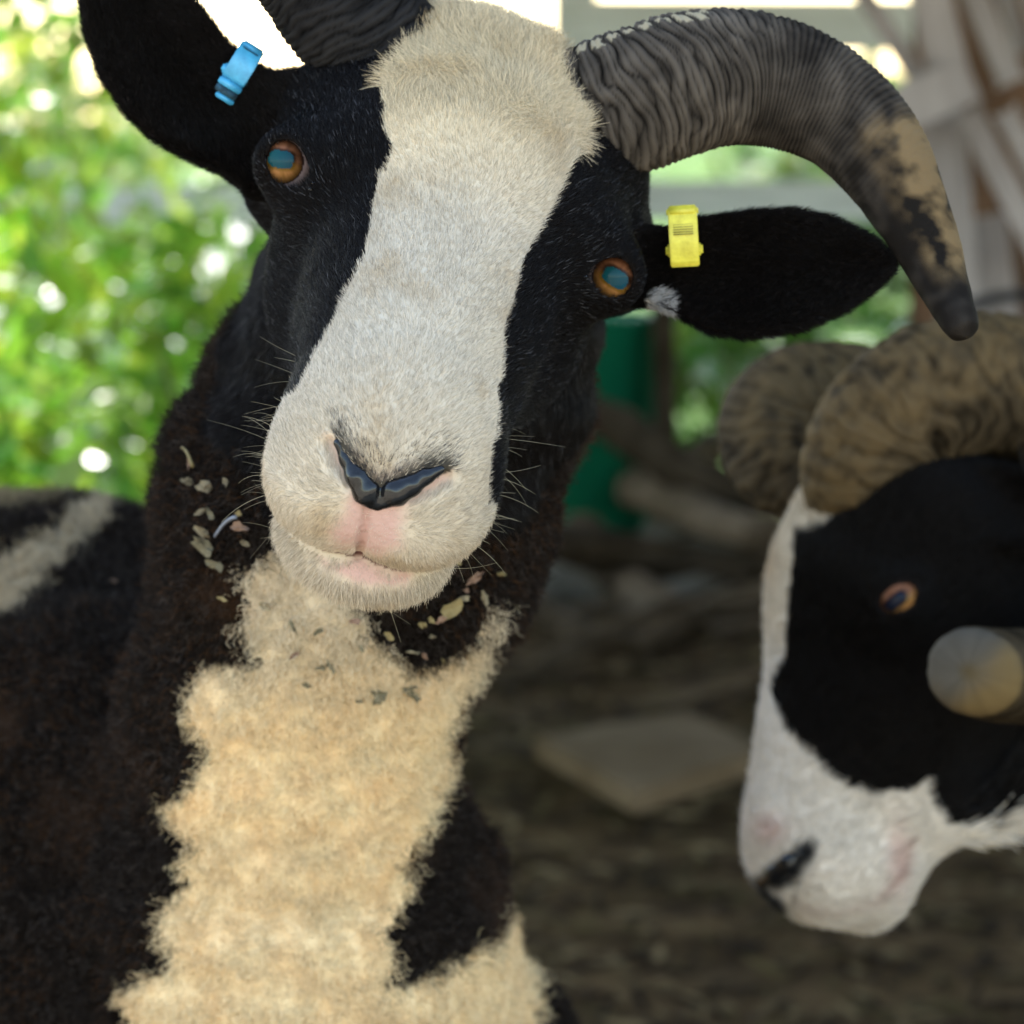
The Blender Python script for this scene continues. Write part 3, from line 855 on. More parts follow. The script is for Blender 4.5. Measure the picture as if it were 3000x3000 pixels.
NOSE_POLY = [(700 + x / 1.932, 1000 + y / 1.932) for x, y in [(520, 590), (550, 548), (620, 645), (690, 745), (750, 800), (810, 822), (880, 795), (1000, 745), (1100, 705), (1170, 700), (1175, 750), (1100, 820), (1010, 860), (900, 920), (830, 960), (770, 970), (700, 940), (660, 860), (620, 780), (570, 690), (510, 620)]]
PINK_POLY = [(700 + x / 1.932, 1000 + y / 1.932) for x, y in [(490, 520), (540, 690), (620, 830), (590, 960), (480, 1090), (560, 1190), (680, 1200), (800, 1230), (930, 1180), (930, 1050), (960, 940), (1190, 800), (1200, 740), (1000, 700), (800, 760)]]
LIP_POLY = [(700 + x / 1.932, 1000 + y / 1.932) for x, y in [(400, 1190), (520, 1260), (680, 1215), (830, 1290), (1000, 1310), (940, 1400), (760, 1380), (600, 1340), (460, 1280)]]
PINK = np.array([.50, .315, .26])

loc = HF.loc(V)
hs = head_w(V.astype(np.float32)); bs = body_sdf(V.astype(np.float32))
ear_m = np.minimum(ear_sdf(V, EAR_R), ear_sdf(V, EAR_L)) < .004
headish = (hs < bs - .012) | ear_m
col, wh, px, py = main_color(V, headish, 8)
# short smooth hair also covers the throat and upper neck beside the cheeks
shortc = headish | ((hs + fbm(V * 30, 88, 2) * .012 < .075) & (py < 1560) & (V[:, 1] < 1.80))
front = (NV @ np.array([0, -1.0, 0])) > -.1
jn = fbm(V * 160, 91, 2) * 16
pink = in_poly(px + jn, py - jn, PINK_POLY) & headish & front
lip = in_poly(px + jn, py - jn, LIP_POLY) & headish & front
vin = sstep(60, 5, poly_sd(px.astype(np.float32), py.astype(np.float32), NOSE_POLY)) * in_poly(px + jn, py - jn, [(950, 1200), (1340, 1280), (1330, 1380), (1110, 1460), (990, 1320)]) * (headish & front)
col = col * (1 - .9 * vin[:, None])
pk = np.maximum(sstep(22, -40, poly_sd((px + jn).astype(np.float32), (py - jn).astype(np.float32), PINK_POLY)), sstep(14, -26, poly_sd((px + jn).astype(np.float32), (py - jn).astype(np.float32), LIP_POLY))) * (headish & front) * (1 - vin)
col = col * (1 - pk[:, None]) + PINK * pk[:, None]
u_, l_ = head_parts(loc)
crease = (np.abs(u_ - l_) < .0014) & (loc[:, 1] > .10) & headish & front
col[crease] = np.array([.10, .05, .04])
phil_d = chain(V.astype(np.float32), PHIL, .001) < .0006
phd = chain(V.astype(np.float32), PHIL, .001)
pw = (sstep(.0006, -.0010, phd) * headish * .75)[:, None]
col = col * (1 - pw) + np.array([.36, .17, .14]) * pw
eye_d = np.min([np.linalg.norm(V - E['c'], axis=1) for E in EYES], 0)
eye_rr = np.min([np.where((V - E['c']) @ E['vd'] > -.004, eye_open(V - E['c'], E), 9) for E in EYES], 0)
col[eye_rr < 1.2] = np.array([.008, .006, .005])
earin = ear_m & (fbm(V * 40, 77, 2) > .1)
col[earin] = np.array([.007, .005, .0045])

ram = empty('ram', (-.28, 2.06, 0), 'black and white horned ram staring at the lens, yellow and blue ear tags', 'sheep')
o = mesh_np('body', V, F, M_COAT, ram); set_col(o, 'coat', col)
BVH1 = BVHTree.FromPolygons([Vector(v) for v in V], F.tolist())
def hit(px, py, bvh=BVH1):
    r = P(px, py, 1.0) - CAMPOS
    h = bvh.ray_cast(Vector(CAMPOS), Vector(nrm(r)))
    if h[0] is None: return None, None
    return np.array(h[0]), np.array(h[1])

# ---- fur
def fur_main():
    dens_head = np.where(shortc, 1.0, 0.0)
    nosem = in_poly(px, py, NOSE_POLY) & front & headish
    dens_head[nosem] = 0; dens_head[eye_rr < 1.04] = 0
    dens_head *= 1 - .70 * pk; dens_head[crease] *= .25; dens_head[phil_d] *= .2
    dens_head[(loc[:, 1] < -.10) & ~ear_m & headish] = .3
    vis = (NV * nrm(CAMPOS - V)).sum(1)
    dens_head *= np.where(vis > -.25, 1.0, .25)
    n = 560000
    p, T, bc = sample_surface(V, F, n, dens_head)
    nor = nrm(interp(NV, T, bc)); q = interp(loc, T, bc)
    em = interp(ear_m.astype(float), T, bc) > .5
    hdm = interp(headish.astype(float), T, bc) > .5
    c, w_, hx, hy = main_color(p, hdm, 16)
    c[(~w_) & (~hdm)] = BLACK * 1.15
    c *= (.62 + .66 * RNG.random((n, 1)))
    gl = (~w_) & (~em) & (RNG.random(n) < .055)  # lighter strands paint specular glints into the black fur
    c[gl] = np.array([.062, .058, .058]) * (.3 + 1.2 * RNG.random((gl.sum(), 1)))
    ge = em & (RNG.random(n) < .05)  # dimmer painted glints on the ear hair
    c[ge] = np.array([.020, .016, .015]) * (.4 + RNG.random((ge.sum(), 1)))
    # grey ticking above the nose leather
    tick = (poly_sd(hx.astype(np.float32), hy.astype(np.float32), NOSE_POLY) < 10 + 90 * RNG.random(n) ** 1.6) & (hy < 1440) & in_poly(hx, hy, [(960, 1180), (1340, 1260), (1340, 1380), (1110, 1460), (990, 1320)]) & (RNG.random(n) < .80)
    c[tick] = np.array([.030, .028, .027]) * (.5 + 1.2 * RNG.random((tick.sum(), 1)))
    fl = np.repeat(-HF.A[None], n, 0)
    side = np.tanh(q[:, :1] / .022) * HF.L[None]
    fl = fl + side * .35
    lowr = sstep(.10, .15, q[:, 1]) * sstep(-.020, -.045, q[:, 2])
    fl = fl * (1 - lowr[:, None]) + (-HF.Nn[None] * 1.0 + HF.A[None] * .15 + side * .5) * lowr[:, None]
    crown = sstep(.02, -.03, q[:, 1]) * sstep(-.02, .02, q[:, 2]) * w_
    sw = np.stack([fbm(p * 45 + 10 * i, 40 + i, 2) for i in range(3)], 1)
    fl = fl + sw * (.55 + 1.1 * crown)[:, None]
    for E, s in ((EAR_R, 1), (EAR_L, 1)):
        u = E['M'][:, 0]; near = em & (np.linalg.norm(p - E['b'], axis=1) < .14)
        fl[near] = u + sw[near] * .5
    ln = .0027 + .0020 * RNG.random(n)
    ln = ln + crown * (.0025 + .006 * RNG.random(n))
    ln = ln + (1 - w_) * (.0005) + .0035 * sstep(.13, .10, q[:, 1]) * sstep(.03, .06, np.abs(q[:, 0])) * w_
    ln = ln + .004 * lowr * sstep(-.055, -.075, q[:, 2])
    nk = ~hdm
    fl[nk] = np.array([-.25, .3, -1.0]) + sw[nk] * .5
    ln[nk] = .005 + .004 * RNG.random(nk.sum())
    ln[em] = .003 + .0025 * RNG.random(em.sum())
    pkh = interp(pk, T, bc)
    ln *= 1 - .45 * pkh
    c = c * (1 - .5 * pkh[:, None]) + np.array([.55, .42, .36]) * .5 * pkh[:, None]
    ded = np.min([np.linalg.norm(p - E['c'], axis=1) for E in EYES], 0)
    ln *= .62 + .38 * sstep(.012, .026, ded)
    lift = np.clip(.24 + .12 * RNG.normal(size=n) + .15 * crown, .08, .8)
    lift[em] = np.clip(.45 + .15 * RNG.normal(size=em.sum()), .1, .8)
    curl = .30 + .5 * crown + .15 * em
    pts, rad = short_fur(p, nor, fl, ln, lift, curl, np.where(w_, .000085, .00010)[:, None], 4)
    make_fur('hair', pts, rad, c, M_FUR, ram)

def wool_fur(name, V, F, NV, dens, ncl, per, colfn, parent, length=(.012, .022), spread=.0035, r0=.00030, bvhcol=None, k=7):
    p, T, bc = sample_surface(V, F, ncl, dens)
    nor = nrm(interp(NV, T, bc))
    n = ncl * per
    pc = np.repeat(p, per, 0); nc = np.repeat(nor, per, 0)
    off = RNG.normal(size=(n, 3)) * spread; off -= nc * (off * nc).sum(1, keepdims=True)
    root = pc + off - nc * .001
    cdir = nrm(nor + np.array([0, 0, -.35]) + RNG.normal(size=(ncl, 3)) * .38)
    L_ = RNG.uniform(*length, ncl)
    u = nrm(np.cross(cdir, RNG.normal(size=(ncl, 3)))); v = np.cross(cdir, u)
    ph = RNG.uniform(0, 6.28, ncl); fr_ = RNG.uniform(6, 11, ncl); ra = RNG.uniform(.0006, .0019, ncl)
    rep = lambda a: np.repeat(a, per, 0)
    t = np.linspace(0, 1, k)
    hl = rep(L_) * RNG.uniform(.75, 1.12, n); hph = rep(ph) + RNG.normal(size=n) * .45
    pts = np.empty((n, k, 3))
    hu, hv, hd, hr, hf = rep(u), rep(v), rep(cdir), rep(ra), rep(fr_)
    jit = RNG.normal(size=(n, 3)) * .0012
    for i, s in enumerate(t):
        conv = off * (1 - .5 * s)
        a = hph + hf * s
        pts[:, i] = pc - nc * .001 + conv + hd * (hl * s)[:, None] + (hu * (np.cos(a) - np.cos(hph))[:, None] + hv * (np.sin(a) - np.sin(hph))[:, None]) * (hr * s ** .7)[:, None] + jit * s
    rad = r0 * (1 - .6 * t ** 2)[None] * (.6 + .7 * RNG.random((n, 1)))
    c = colfn(root, n)
    return make_fur(name, pts, rad, c, M_WOOL, parent)

def wool_main():
    d = np.where(~shortc, 1.0, 0.0)
    vis = (NV * nrm(CAMPOS - V)).sum(1)
    wx, wy, _ = proj(V)
    inview = (wx > -250) & (wx < 3250) & (wy < 3250) & (vis > -.3)
    d *= np.where(inview, 1.0, .10)
    d[V[:, 2] < .36] = 0
    def cf(root, n):
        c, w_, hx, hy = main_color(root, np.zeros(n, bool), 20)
        c = c * (.75 + .5 * RNG.random((n, 1)))
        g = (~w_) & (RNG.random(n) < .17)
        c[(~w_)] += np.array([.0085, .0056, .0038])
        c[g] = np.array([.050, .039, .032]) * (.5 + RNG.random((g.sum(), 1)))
        r = (~w_) & (RNG.random(n) < .10) & (fbm(root * 14, 55, 2) > .05)
        c[r] = np.array([.06, .028, .012]) * (.5 + RNG.random((r.sum(), 1)))
        return c
    wool_fur('wool', V, F, NV, d, 56000, 8, cf, ram, (.0045, .0090), .0030, .00014, k=6)
fur_main(); wool_main()

# ---- eyes
M_EYE, nt, b = mat_new('eye_surface')
at = N(nt, 'ShaderNodeAttribute', attribute_name='coat'); nt.links.new(at.outputs['Color'], b.inputs['Base Color'])
b.inputs['Roughness'].default_value = .10; b.inputs['Specular IOR Level'].default_value = .10; b.inputs['Coat Weight'].default_value = .0; b.inputs['Coat Roughness'].default_value = .03

def ball(c, r, n=64):
    th, ph = np.meshgrid(np.linspace(0, np.pi, n), np.linspace(0, 2 * np.pi, 2 * n, endpoint=False), indexing='ij')
    V_ = np.stack([np.sin(th) * np.cos(ph), np.sin(th) * np.sin(ph), np.cos(th)], -1).reshape(-1, 3)
    i, j = np.meshgrid(np.arange(n - 1), np.arange(2 * n), indexing='ij'); j2 = (j + 1) % (2 * n)
    F_ = np.stack([i * 2 * n + j, (i + 1) * 2 * n + j, (i + 1) * 2 * n + j2, i * 2 * n + j2], -1).reshape(-1, 4)
    return V_ * r + c, F_

def eye_colors(v, pc, half, tilt, iris_c, iris_r, sclera_dir, seed, pcol=(.006, .046, .056)):  # default teal pcol paints the tapetal eye-shine into the pupil
    ex, ey, _ = proj(v)
    x, y = ex - pc[0], ey - pc[1]
    c_, s_ = math.cos(tilt), math.sin(tilt)
    u_, w_ = (x * c_ + y * s_) / half[0], (-x * s_ + y * c_) / half[1]
    pr = (np.abs(u_) ** 3.2 + np.abs(w_) ** 3.2) ** (1 / 3.2)
    ir = np.hypot(ex - iris_c[0], ey - iris_c[1]) / iris_r
    ang = np.arctan2(y, x)
    n_ = fbm(np.stack([np.cos(ang) * 6, np.sin(ang) * 6, ir * 2], 1), seed, 3)
    iris = np.array([.17, .068, .033])[None] * (1 + .7 * n_[:, None]) * (1.1 - .75 * sstep(.55, 1.0, ir))[:, None]
    iris = iris * (1 - sstep(1.45, 1.05, pr)[:, None] * .88)
    low = sstep(-.2, .8, w_)[:, None]; iris = iris * (1 - low * .0) + np.array([.085, .042, .0])[None] * low * (1.1 - .6 * sstep(.6, 1.0, ir))[:, None]
    pup = np.array(pcol)[None] * (1 + .25 * (-u_[:, None]) * np.array([0, .35, -.2]))
    col_ = np.where((pr < 1)[:, None], pup, iris)
    edge = (ir > .97) & (ir < 1.04)
    col_[edge] = np.array([.03, .016, .012])
    col_[ir >= 1.04] = np.array([.40, .28, .26]) * (1 + .2 * n_[ir >= 1.04][:, None])
    return col_
EYESPEC = [((823, 467), (37, 26), R(9), (824, 474), 64, 1, 3), ((1803, 814), (39, 26), R(33), (1802, 812), 66, 0, 5)]
for E, sp in zip(EYES, EYESPEC):
    v, f = ball(E['c'], EYE_R)
    o = mesh_np('eye', v, f, M_EYE, ram); set_col(o, 'coat', eye_colors(v, *sp))
# tears at the eye corners
M_TEAR, nt, b = mat_new('tear'); b.inputs['Transmission Weight'].default_value = 1; b.inputs['Roughness'].default_value = .02; b.inputs['IOR'].default_value = 1.33
for tx, ty_, r in ((906, 517, .0008), (920, 538, .0009), (914, 556, .0011), (1712, 809, .0012), (1736, 803, .0007)):
    h, n_ = hit(tx, ty_)
    v, f = ball(h + n_ * .0006, r, 8); mesh_np('tear', v, f, M_TEAR, ram)

# ---- nose leather
z1 = lambda x, y: (700 + x / 1.932, 1000 + y / 1.932)
def nose_chain(path):
    out = []
    for x, y, r in path:
        h, n_ = hit(*z1(x, y)); rr = r / 1.932 * .134e-3 * 1.42
        v_ = nrm(CAMPOS - h)
        out.append((h - nrm(n_) * rr * .30, rr))
    return out
NL = nose_chain([(556, 578, 20), (602, 668, 32), (662, 775, 45), (722, 860, 58), (762, 905, 36)])
NR = nose_chain([(1145, 728, 20), (1060, 775, 34), (970, 822, 46), (885, 862, 58), (822, 905, 36)])
NM = nose_chain([(735, 900, 26), (785, 925, 24), (835, 905, 26)])
def nose_sdf(p):
    d = smin(chain(p, NL, .002), chain(p, NR, .002), .0005)
    return smin(d, chain(p, NM, .002), .0012) - fbm(p * 300, 3, 2) * .0003
allp = np.array([q for q, r in NL + NR + NM]); lo_, hi_ = allp.min(0) - .008, allp.max(0) + .008
nv, nf = surface_nets(nose_sdf, *[np.arange(lo_[i], hi_[i], .0007) for i in range(3)])
M_NOSE = mat_noise('nose_leather', (.004, .004, .0045), (.009, .009, .0095), 600, .22, .25, spec=.10, dist=.0008)
bn = M_NOSE.node_tree.nodes['Principled BSDF']; bn.inputs['Coat Weight'].default_value = .6; bn.inputs['Coat Roughness'].default_value = .02
mesh_np('nose', nv, nf if True else nf, M_NOSE, ram)

# ---- whiskers and stray hairs round the muzzle and chin
def whiskers():
    n = 150; spots = []
    for k in range(1600):
        s = random.choice((-1, 1)); a = random.uniform(.10, .175); n_ = random.uniform(-.085, -.02)
        spots.append((s, a, n_))
    P0, D0 = [], []
    for s, a, nn in spots:
        o_ = HF.w((s * .09 if nn > -.07 else s * random.uniform(0, .06), a, nn if nn > -.07 else -.13)); tgt = HF.w((0, a, nn if nn > -.07 else -.05))
        h = BVH1.ray_cast(Vector(o_), Vector(nrm(tgt - o_)))
        if h[0] is None: continue
        l_ = HF.loc(np.array([h[0]]))[0]
        if l_[1] < .09: continue
        P0.append(np.array(h[0])); D0.append(np.array(h[1]))
        if len(P0) >= 125: break
    P0, D0 = np.array(P0), np.array(D0); n = len(P0)
    L_ = RNG.uniform(.006, .023, n) ; t = np.linspace(0, 1, 8)
    sd = RNG.normal(size=(n, 3)) * .25 + np.sign(((P0 - HF.O) @ HF.L))[:, None] * HF.L * .5 - HF.A * .25
    d = nrm(D0 + sd); bend = RNG.normal(size=(n, 3)) * .25 + np.array([0, 0, -.25])
    pts = P0[:, None] + L_[:, None, None] * (d[:, None] * t[None, :, None] + bend[:, None] * (t ** 2)[None, :, None] * .6)
    make_fur('whiskers', pts, (.00007 * (1 - .7 * t))[None].repeat(n, 0), np.tile([.42, .36, .24], (n, 1)) * RNG.uniform(.5, 1.1, (n, 1)), M_FUR, ram)
whiskers()

# ---- horns
M_HORN = mat_attr('horn_surface', 'coat', .65, .03, .6, 320)
def horn(name, cl, parent, nseg=520, seg=120, ridge=.0026, pitch=.0068, fade=.50, tan=(.58, .93), flat=.86, seed=0, ends='round', mirror=None, chips=True, base=(.014, .011, .0085), light=(.165, .130, .098), tancol=(.26, .165, .075), wpow=1.0):
    c = np.array([[*P(px, py, d), r / FPX * d] for px, py, d, r in cl]) if mirror is None else cl
    # catmull-rom resample
    n = len(c); cc = np.concatenate([2 * c[:1] - c[1:2], c, 2 * c[-1:] - c[-2:-1]])
    tt = np.linspace(0, n - 1 - 1e-6, nseg); i = tt.astype(int); f = (tt - i)[:, None]
    p0, p1, p2, p3 = cc[i], cc[i + 1], cc[i + 2], cc[i + 3]
    S = .5 * (2 * p1 + (p2 - p0) * f + (2 * p0 - 5 * p1 + 4 * p2 - p3) * f ** 2 + (3 * p1 - p0 - 3 * p2 + p3) * f ** 3)
    C_, r_ = S[:, :3], S[:, 3]
    T = nrm(np.gradient(C_, axis=0)); s = np.concatenate([[0], np.cumsum(np.linalg.norm(np.diff(C_, axis=0), axis=1))])
    view = nrm(CAMPOS - C_.mean(0))
    u = nrm(view - T[0] * (view @ T[0])); U = np.empty_like(T)
    for k in range(nseg):
        u = nrm(u - T[k] * (u @ T[k])); U[k] = u
    W = np.cross(T, U)                                                   # across the horn in the picture
    if W[nseg // 3, 2] < 0: W = -W
    th = np.linspace(0, 2 * np.pi, seg, endpoint=False)
    t = s / s[-1]
    if ends == 'round':
        r_ = r_ * np.sqrt(np.clip((1 - t) / .02, 0, 1)) if False else r_ * (1 - np.clip((t - .985) / .015, 0, 1) ** 2 * .9)
    ct, st_ = np.cos(th), np.sin(th)
    D = U[:, None] * (ct * flat)[None, :, None] + W[:, None] * st_[None, :, None]
    P0_ = C_[:, None] + D * r_[:, None, None]
    flatp = P0_.reshape(-1, 3)
    n1_ = fbm(flatp * 28, seed, 3).reshape(nseg, seg); n2_ = fbm(flatp * 120, seed + 5, 2).reshape(nseg, seg)
    outer = np.clip(.5 + .5 * st_, 0, 1)[None]
    n4_ = fbm(flatp * 62 + 3, seed + 3, 2).reshape(nseg, seg)
    wave = s[:, None] / pitch + 1.7 * n1_ + .7 * n4_ + .9 * np.sin(th - .6)[None] 
    rid = 1 - np.abs(np.sin(np.pi * wave)) ** .8
    rid2 = 1 - np.abs(np.sin(np.pi * (s[:, None] / (pitch * .42) + 2.2 * n1_ + 1.6 * np.sin(th)[None])))
    fd = (1 - sstep(fade * .45, fade, t))[:, None]
    fd2 = (1 - sstep(fade, fade + .25, t))[:, None]
    hgt = -(rid * (.30 + .70 * outer ** 2) * fd * np.clip(.75 + .9 * n4_, .15, 1.4)) * ridge - rid2 * .0009 * fd2 + n2_ * .0005 + n1_ * .0010
    V_ = P0_ + D * hgt[..., None]
    wear = (1 - rid) * fd * .5 + .5 * (1 - rid2) * fd2 * .6
    k_ = np.clip(wear * .75 + .28 * n2_ + .2 * n1_ + .08, 0, 1)[..., None] ** 1.3
    col_ = np.array(base) * (1 - k_) + np.array(light) * k_
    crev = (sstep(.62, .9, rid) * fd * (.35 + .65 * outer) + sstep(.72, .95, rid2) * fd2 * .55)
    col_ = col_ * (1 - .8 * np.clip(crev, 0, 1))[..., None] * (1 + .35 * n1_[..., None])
    tn = (sstep(tan[0], tan[0] + .07, t) * (1 - sstep(tan[1] - .08, tan[1], t)))[:, None] * sstep(-.55, .35, st_)[None]
    n3_ = fbm(flatp * 150 + 7, seed + 8, 3).reshape(nseg, seg)
    tn = np.clip(tn * (.50 + .45 * n1_ + .75 * n2_ + .6 * n3_), 0, .65)[..., None]
    col_ = col_ * (1 - tn) + np.array(tancol) * tn
    chip = chips & (np.abs(th - 1.08)[None] < .12 + .08 * n1_) & (t[:, None] > .03) & (t[:, None] < .30) & (rid < .40) & (n2_ + .6 * n1_ > .05)
    col_[chip] = np.array([.40, .32, .20])
    if ends == 'cut':                                                    # sawn, slightly hollow end
        t_e = T[-1]; c_e = C_[-1]
        ring = V_[nseg - 1]; dn_ = CAM2W @ np.array([.75, -.65, 0])
        for sc_, back in ((.94, -.005), (.80, -.009), (.55, -.012), (.28, -.014)):
            rg = c_e + (ring - c_e) * sc_ - t_e * back
            tw = np.clip(sstep(-.010, .010, (rg - c_e) @ dn_) + .5 * fbm(rg * 60, 3, 2), 0, 1)[:, None]
            V_ = np.concatenate([V_, rg[None]]); col_ = np.concatenate([col_, (np.array([.085, .072, .055]) * (1 - tw) + np.array([.135, .088, .036]) * tw)[None] * (1 + .25 * n2_[-1:, :, None])])
        nseg = len(V_); C_ = np.concatenate([C_, (c_e + t_e * .0145)[None]])
    V_ = V_.reshape(-1, 3); col_ = col_.reshape(-1, 3)
    V_ = np.concatenate([V_, C_[:1], C_[-1:]]); col_ = np.concatenate([col_, col_[:1], np.array([[.080, .056, .026]])])
    i, j = np.meshgrid(np.arange(nseg - 1), np.arange(seg), indexing='ij'); j2 = (j + 1) % seg
    F_ = np.stack([i * seg + j, i * seg + j2, (i + 1) * seg + j2, (i + 1) * seg + j], -1).reshape(-1, 4)
    k = np.arange(seg); k2 = (k + 1) % seg; c1 = nseg * seg + 1
    me = bpy.data.meshes.new(name)
    me.from_pydata(V_.tolist(), [], F_.tolist() + np.stack([k + (nseg - 1) * seg, k2 + (nseg - 1) * seg, np.full(seg, c1)], 1).tolist())
    bm = bmesh.new(); bm.from_mesh(me); bmesh.ops.recalc_face_normals(bm, faces=bm.faces[:]); bm.to_mesh(me); bm.free()
    for p_ in me.polygons: p_.use_smooth = True
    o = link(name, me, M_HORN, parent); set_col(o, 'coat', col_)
    return c
HORN1 = [(1560, 400, 1.575, 150), (1690, 340, 1.570, 195), (1830, 300, 1.565, 212), (1960, 255, 1.565, 212), (2090, 228, 1.570, 205), (2230, 232, 1.575, 198), (2370, 278, 1.575, 182), (2500, 365, 1.57, 160), (2600, 490, 1.56, 138), (2680, 640, 1.55, 112), (2742, 780, 1.54, 88), (2788, 890, 1.525, 68), (2815, 950, 1.515, 54), (2832, 988, 1.51, 36)]
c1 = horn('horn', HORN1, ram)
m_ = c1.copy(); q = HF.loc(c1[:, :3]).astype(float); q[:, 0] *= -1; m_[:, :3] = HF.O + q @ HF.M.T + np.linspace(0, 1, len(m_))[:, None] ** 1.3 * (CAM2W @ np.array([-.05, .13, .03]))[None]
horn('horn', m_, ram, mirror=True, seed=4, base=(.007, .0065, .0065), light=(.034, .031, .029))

# ---- ear tags
def tag_frame(pa, pb, lift):
    A_, nA = hit(*pa); B_, nB = hit(*pb)
    d = nrm(B_ - A_); view = nrm(CAMPOS - A_); w = nrm(view - d * (view @ d)); s = np.cross(d, w)
    return A_ + w * lift, B_ + w * lift, d, w, s
def strap(name, c, d, w, s, L_, wd, th, mat, parent, bev=.0006):
    bm = bmesh.new(); bmesh.ops.create_cube(bm, size=1)
    for v in bm.verts: v.co = Vector(c + d * v.co.x * L_ + s * v.co.y * wd + w * v.co.z * th)
    bmesh.ops.recalc_face_normals(bm, faces=bm.faces[:])
    bmesh.ops.bevel(bm, geom=bm.edges[:], offset=min(bev, th * .4), segments=3, affect='EDGES')
    return bm_obj(name, bm, mat, parent, True)
def curved_strap(name, c0, d, w, s, L_, wd, th, bow, mat, parent, n=14):
    """a strap that bows outwards along its length"""
    bm = bmesh.new(); rows = []
    for i in range(n):
        x = i / (n - 1); o_ = bow * math.sin(math.pi * x) ** .7
        p_ = c0 + d * (x * L_) + w * o_
        rows.append([bm.verts.new(Vector(p_ + s * a * wd / 2 + w * b_ * th / 2)) for a, b_ in ((-1, 1), (1, 1), (1, -1), (-1, -1))])
    for a, b_ in zip(rows[:-1], rows[1:]):
        for k in range(4): bm.faces.new((a[k], a[(k + 1) % 4], b_[(k + 1) % 4], b_[k]))
    bm.faces.new(rows[0]); bm.faces.new(rows[-1][::-1])
    bmesh.ops.recalc_face_normals(bm, faces=bm.faces[:])
    es = [e for e in bm.edges if e.is_boundary is False and e.calc_face_angle(0) > .6]
    bmesh.ops.bevel(bm, geom=es, offset=.0005, segments=2, affect='EDGES')
    return bm_obj(name, bm, mat, parent)
M_YEL = mat_noise('yellow_tag', (.50, .40, .03), (.74, .63, .06), 170, .42, .05, spec=.4)
M_BLU = mat_noise('blue_tag', (.045, .25, .42), (.075, .40, .62), 170, .35, .05, spec=.5)
M_DIRT = mat_noise('grimy_print', (.20, .16, .03), (.33, .27, .05), 400, .8, 0)
M_DIRTB = mat_noise('grime_blue', (.010, .022, .03), (.03, .09, .13), 300, .8, .1)
px2m = 1.58 / FPX
# yellow
A_, B_, d, w, s = tag_frame((2000, 690), (2010, 770), .004)
top = P(1998, 608, 1.57); bot = P(2008, 785, 1.57); d = nrm(bot - top); view = nrm(CAMPOS - top); w = nrm(view - d * (view @ d)); s = np.cross(d, w)
ty_ = empty('ear_tag', top, 'yellow plastic loop ear tag with small dark print', 'ear tag', 'ear tags of the front ram')
dep = ((A_ + B_) / 2 - top) @ w; top = top + w * max(dep, 0)
LT = float(np.linalg.norm(bot - top - w * ((bot - top) @ w)))
stp = curved_strap('strap', top, d, w, s, LT, 84 * px2m, .0016, .0045, M_YEL, ty_)
strap('hinge', top + d * .0025 + w * .001, d, w, s, .0055, 94 * px2m, .005, M_YEL, ty_, .0016)
for k in range(5):
    strap('print_line', top + d * (.0085 + k * .0011) + w * (.0045 + k * .00035), d, w, s, .00045, 58 * px2m, .0006, M_DIRT, stp, .0001)
strap('clasp', top + d * (LT - .0035) - w * .002, d, w, s, .0042, 82 * px2m, .006, M_YEL, ty_, .001)
strap('stud', top + d * (LT * .72) - w * .001, d, w, s, .0055, 108 * px2m, .004, M_YEL, ty_, .001)
strap('back_strap', top + d * LT * .5 - w * .012, d, w, s, LT, 80 * px2m, .0016, M_YEL, ty_)
# blue
A_, B_, d0, w0, s0 = tag_frame((700, 190), (640, 280), .004)
top = P(736, 148, 1.585); bot = P(648, 292, 1.585); d = nrm(bot - top); view = nrm(CAMPOS - top); w = nrm(view - d * (view @ d)); s = np.cross(d, w)
dep = ((A_ + B_) / 2 - top) @ w; top = top + w * max(dep, 0)
LT = float(np.linalg.norm(bot - top - w * ((bot - top) @ w)))
tb = empty('ear_tag', top, 'sky blue plastic loop ear tag, grimy at its lower end', 'ear tag', 'ear tags of the front ram')
stp = curved_strap('strap', top, d, w, s, LT * .66, 74 * px2m, .0016, .004, M_BLU, tb)
strap('hinge', top - w * .003, d, w, s, .004, 74 * px2m, .008, M_BLU, tb, .001)
strap('print_patch', top + d * .0022 + w * .0022, d, w, s, .0022, 52 * px2m, .0008, M_DIRTB, stp, .0002)
strap('clasp', top + d * LT * .73 + w * .0002, d, w, s, LT * .13, 74 * px2m, .0034, M_BLU, tb, .0005)
strap('clasp_grime', top + d * LT * .86 - w * .0004, d, w, s, LT * .13, 70 * px2m, .0028, M_DIRTB, tb, .0005)
strap('tail', top + d * LT * .97 - s * .001 - w * .0012, d, w, s, LT * .10, 60 * px2m, .0025, M_BLU, tb, .0006)
strap('stud', top + d * LT * .52 - w * .001, d, w, s, .0045, 96 * px2m, .004, M_BLU, tb, .0009)
strap('back_strap', top + d * LT * .5 - w * .011, d, w, s, LT, 70 * px2m, .0016, M_BLU, tb)

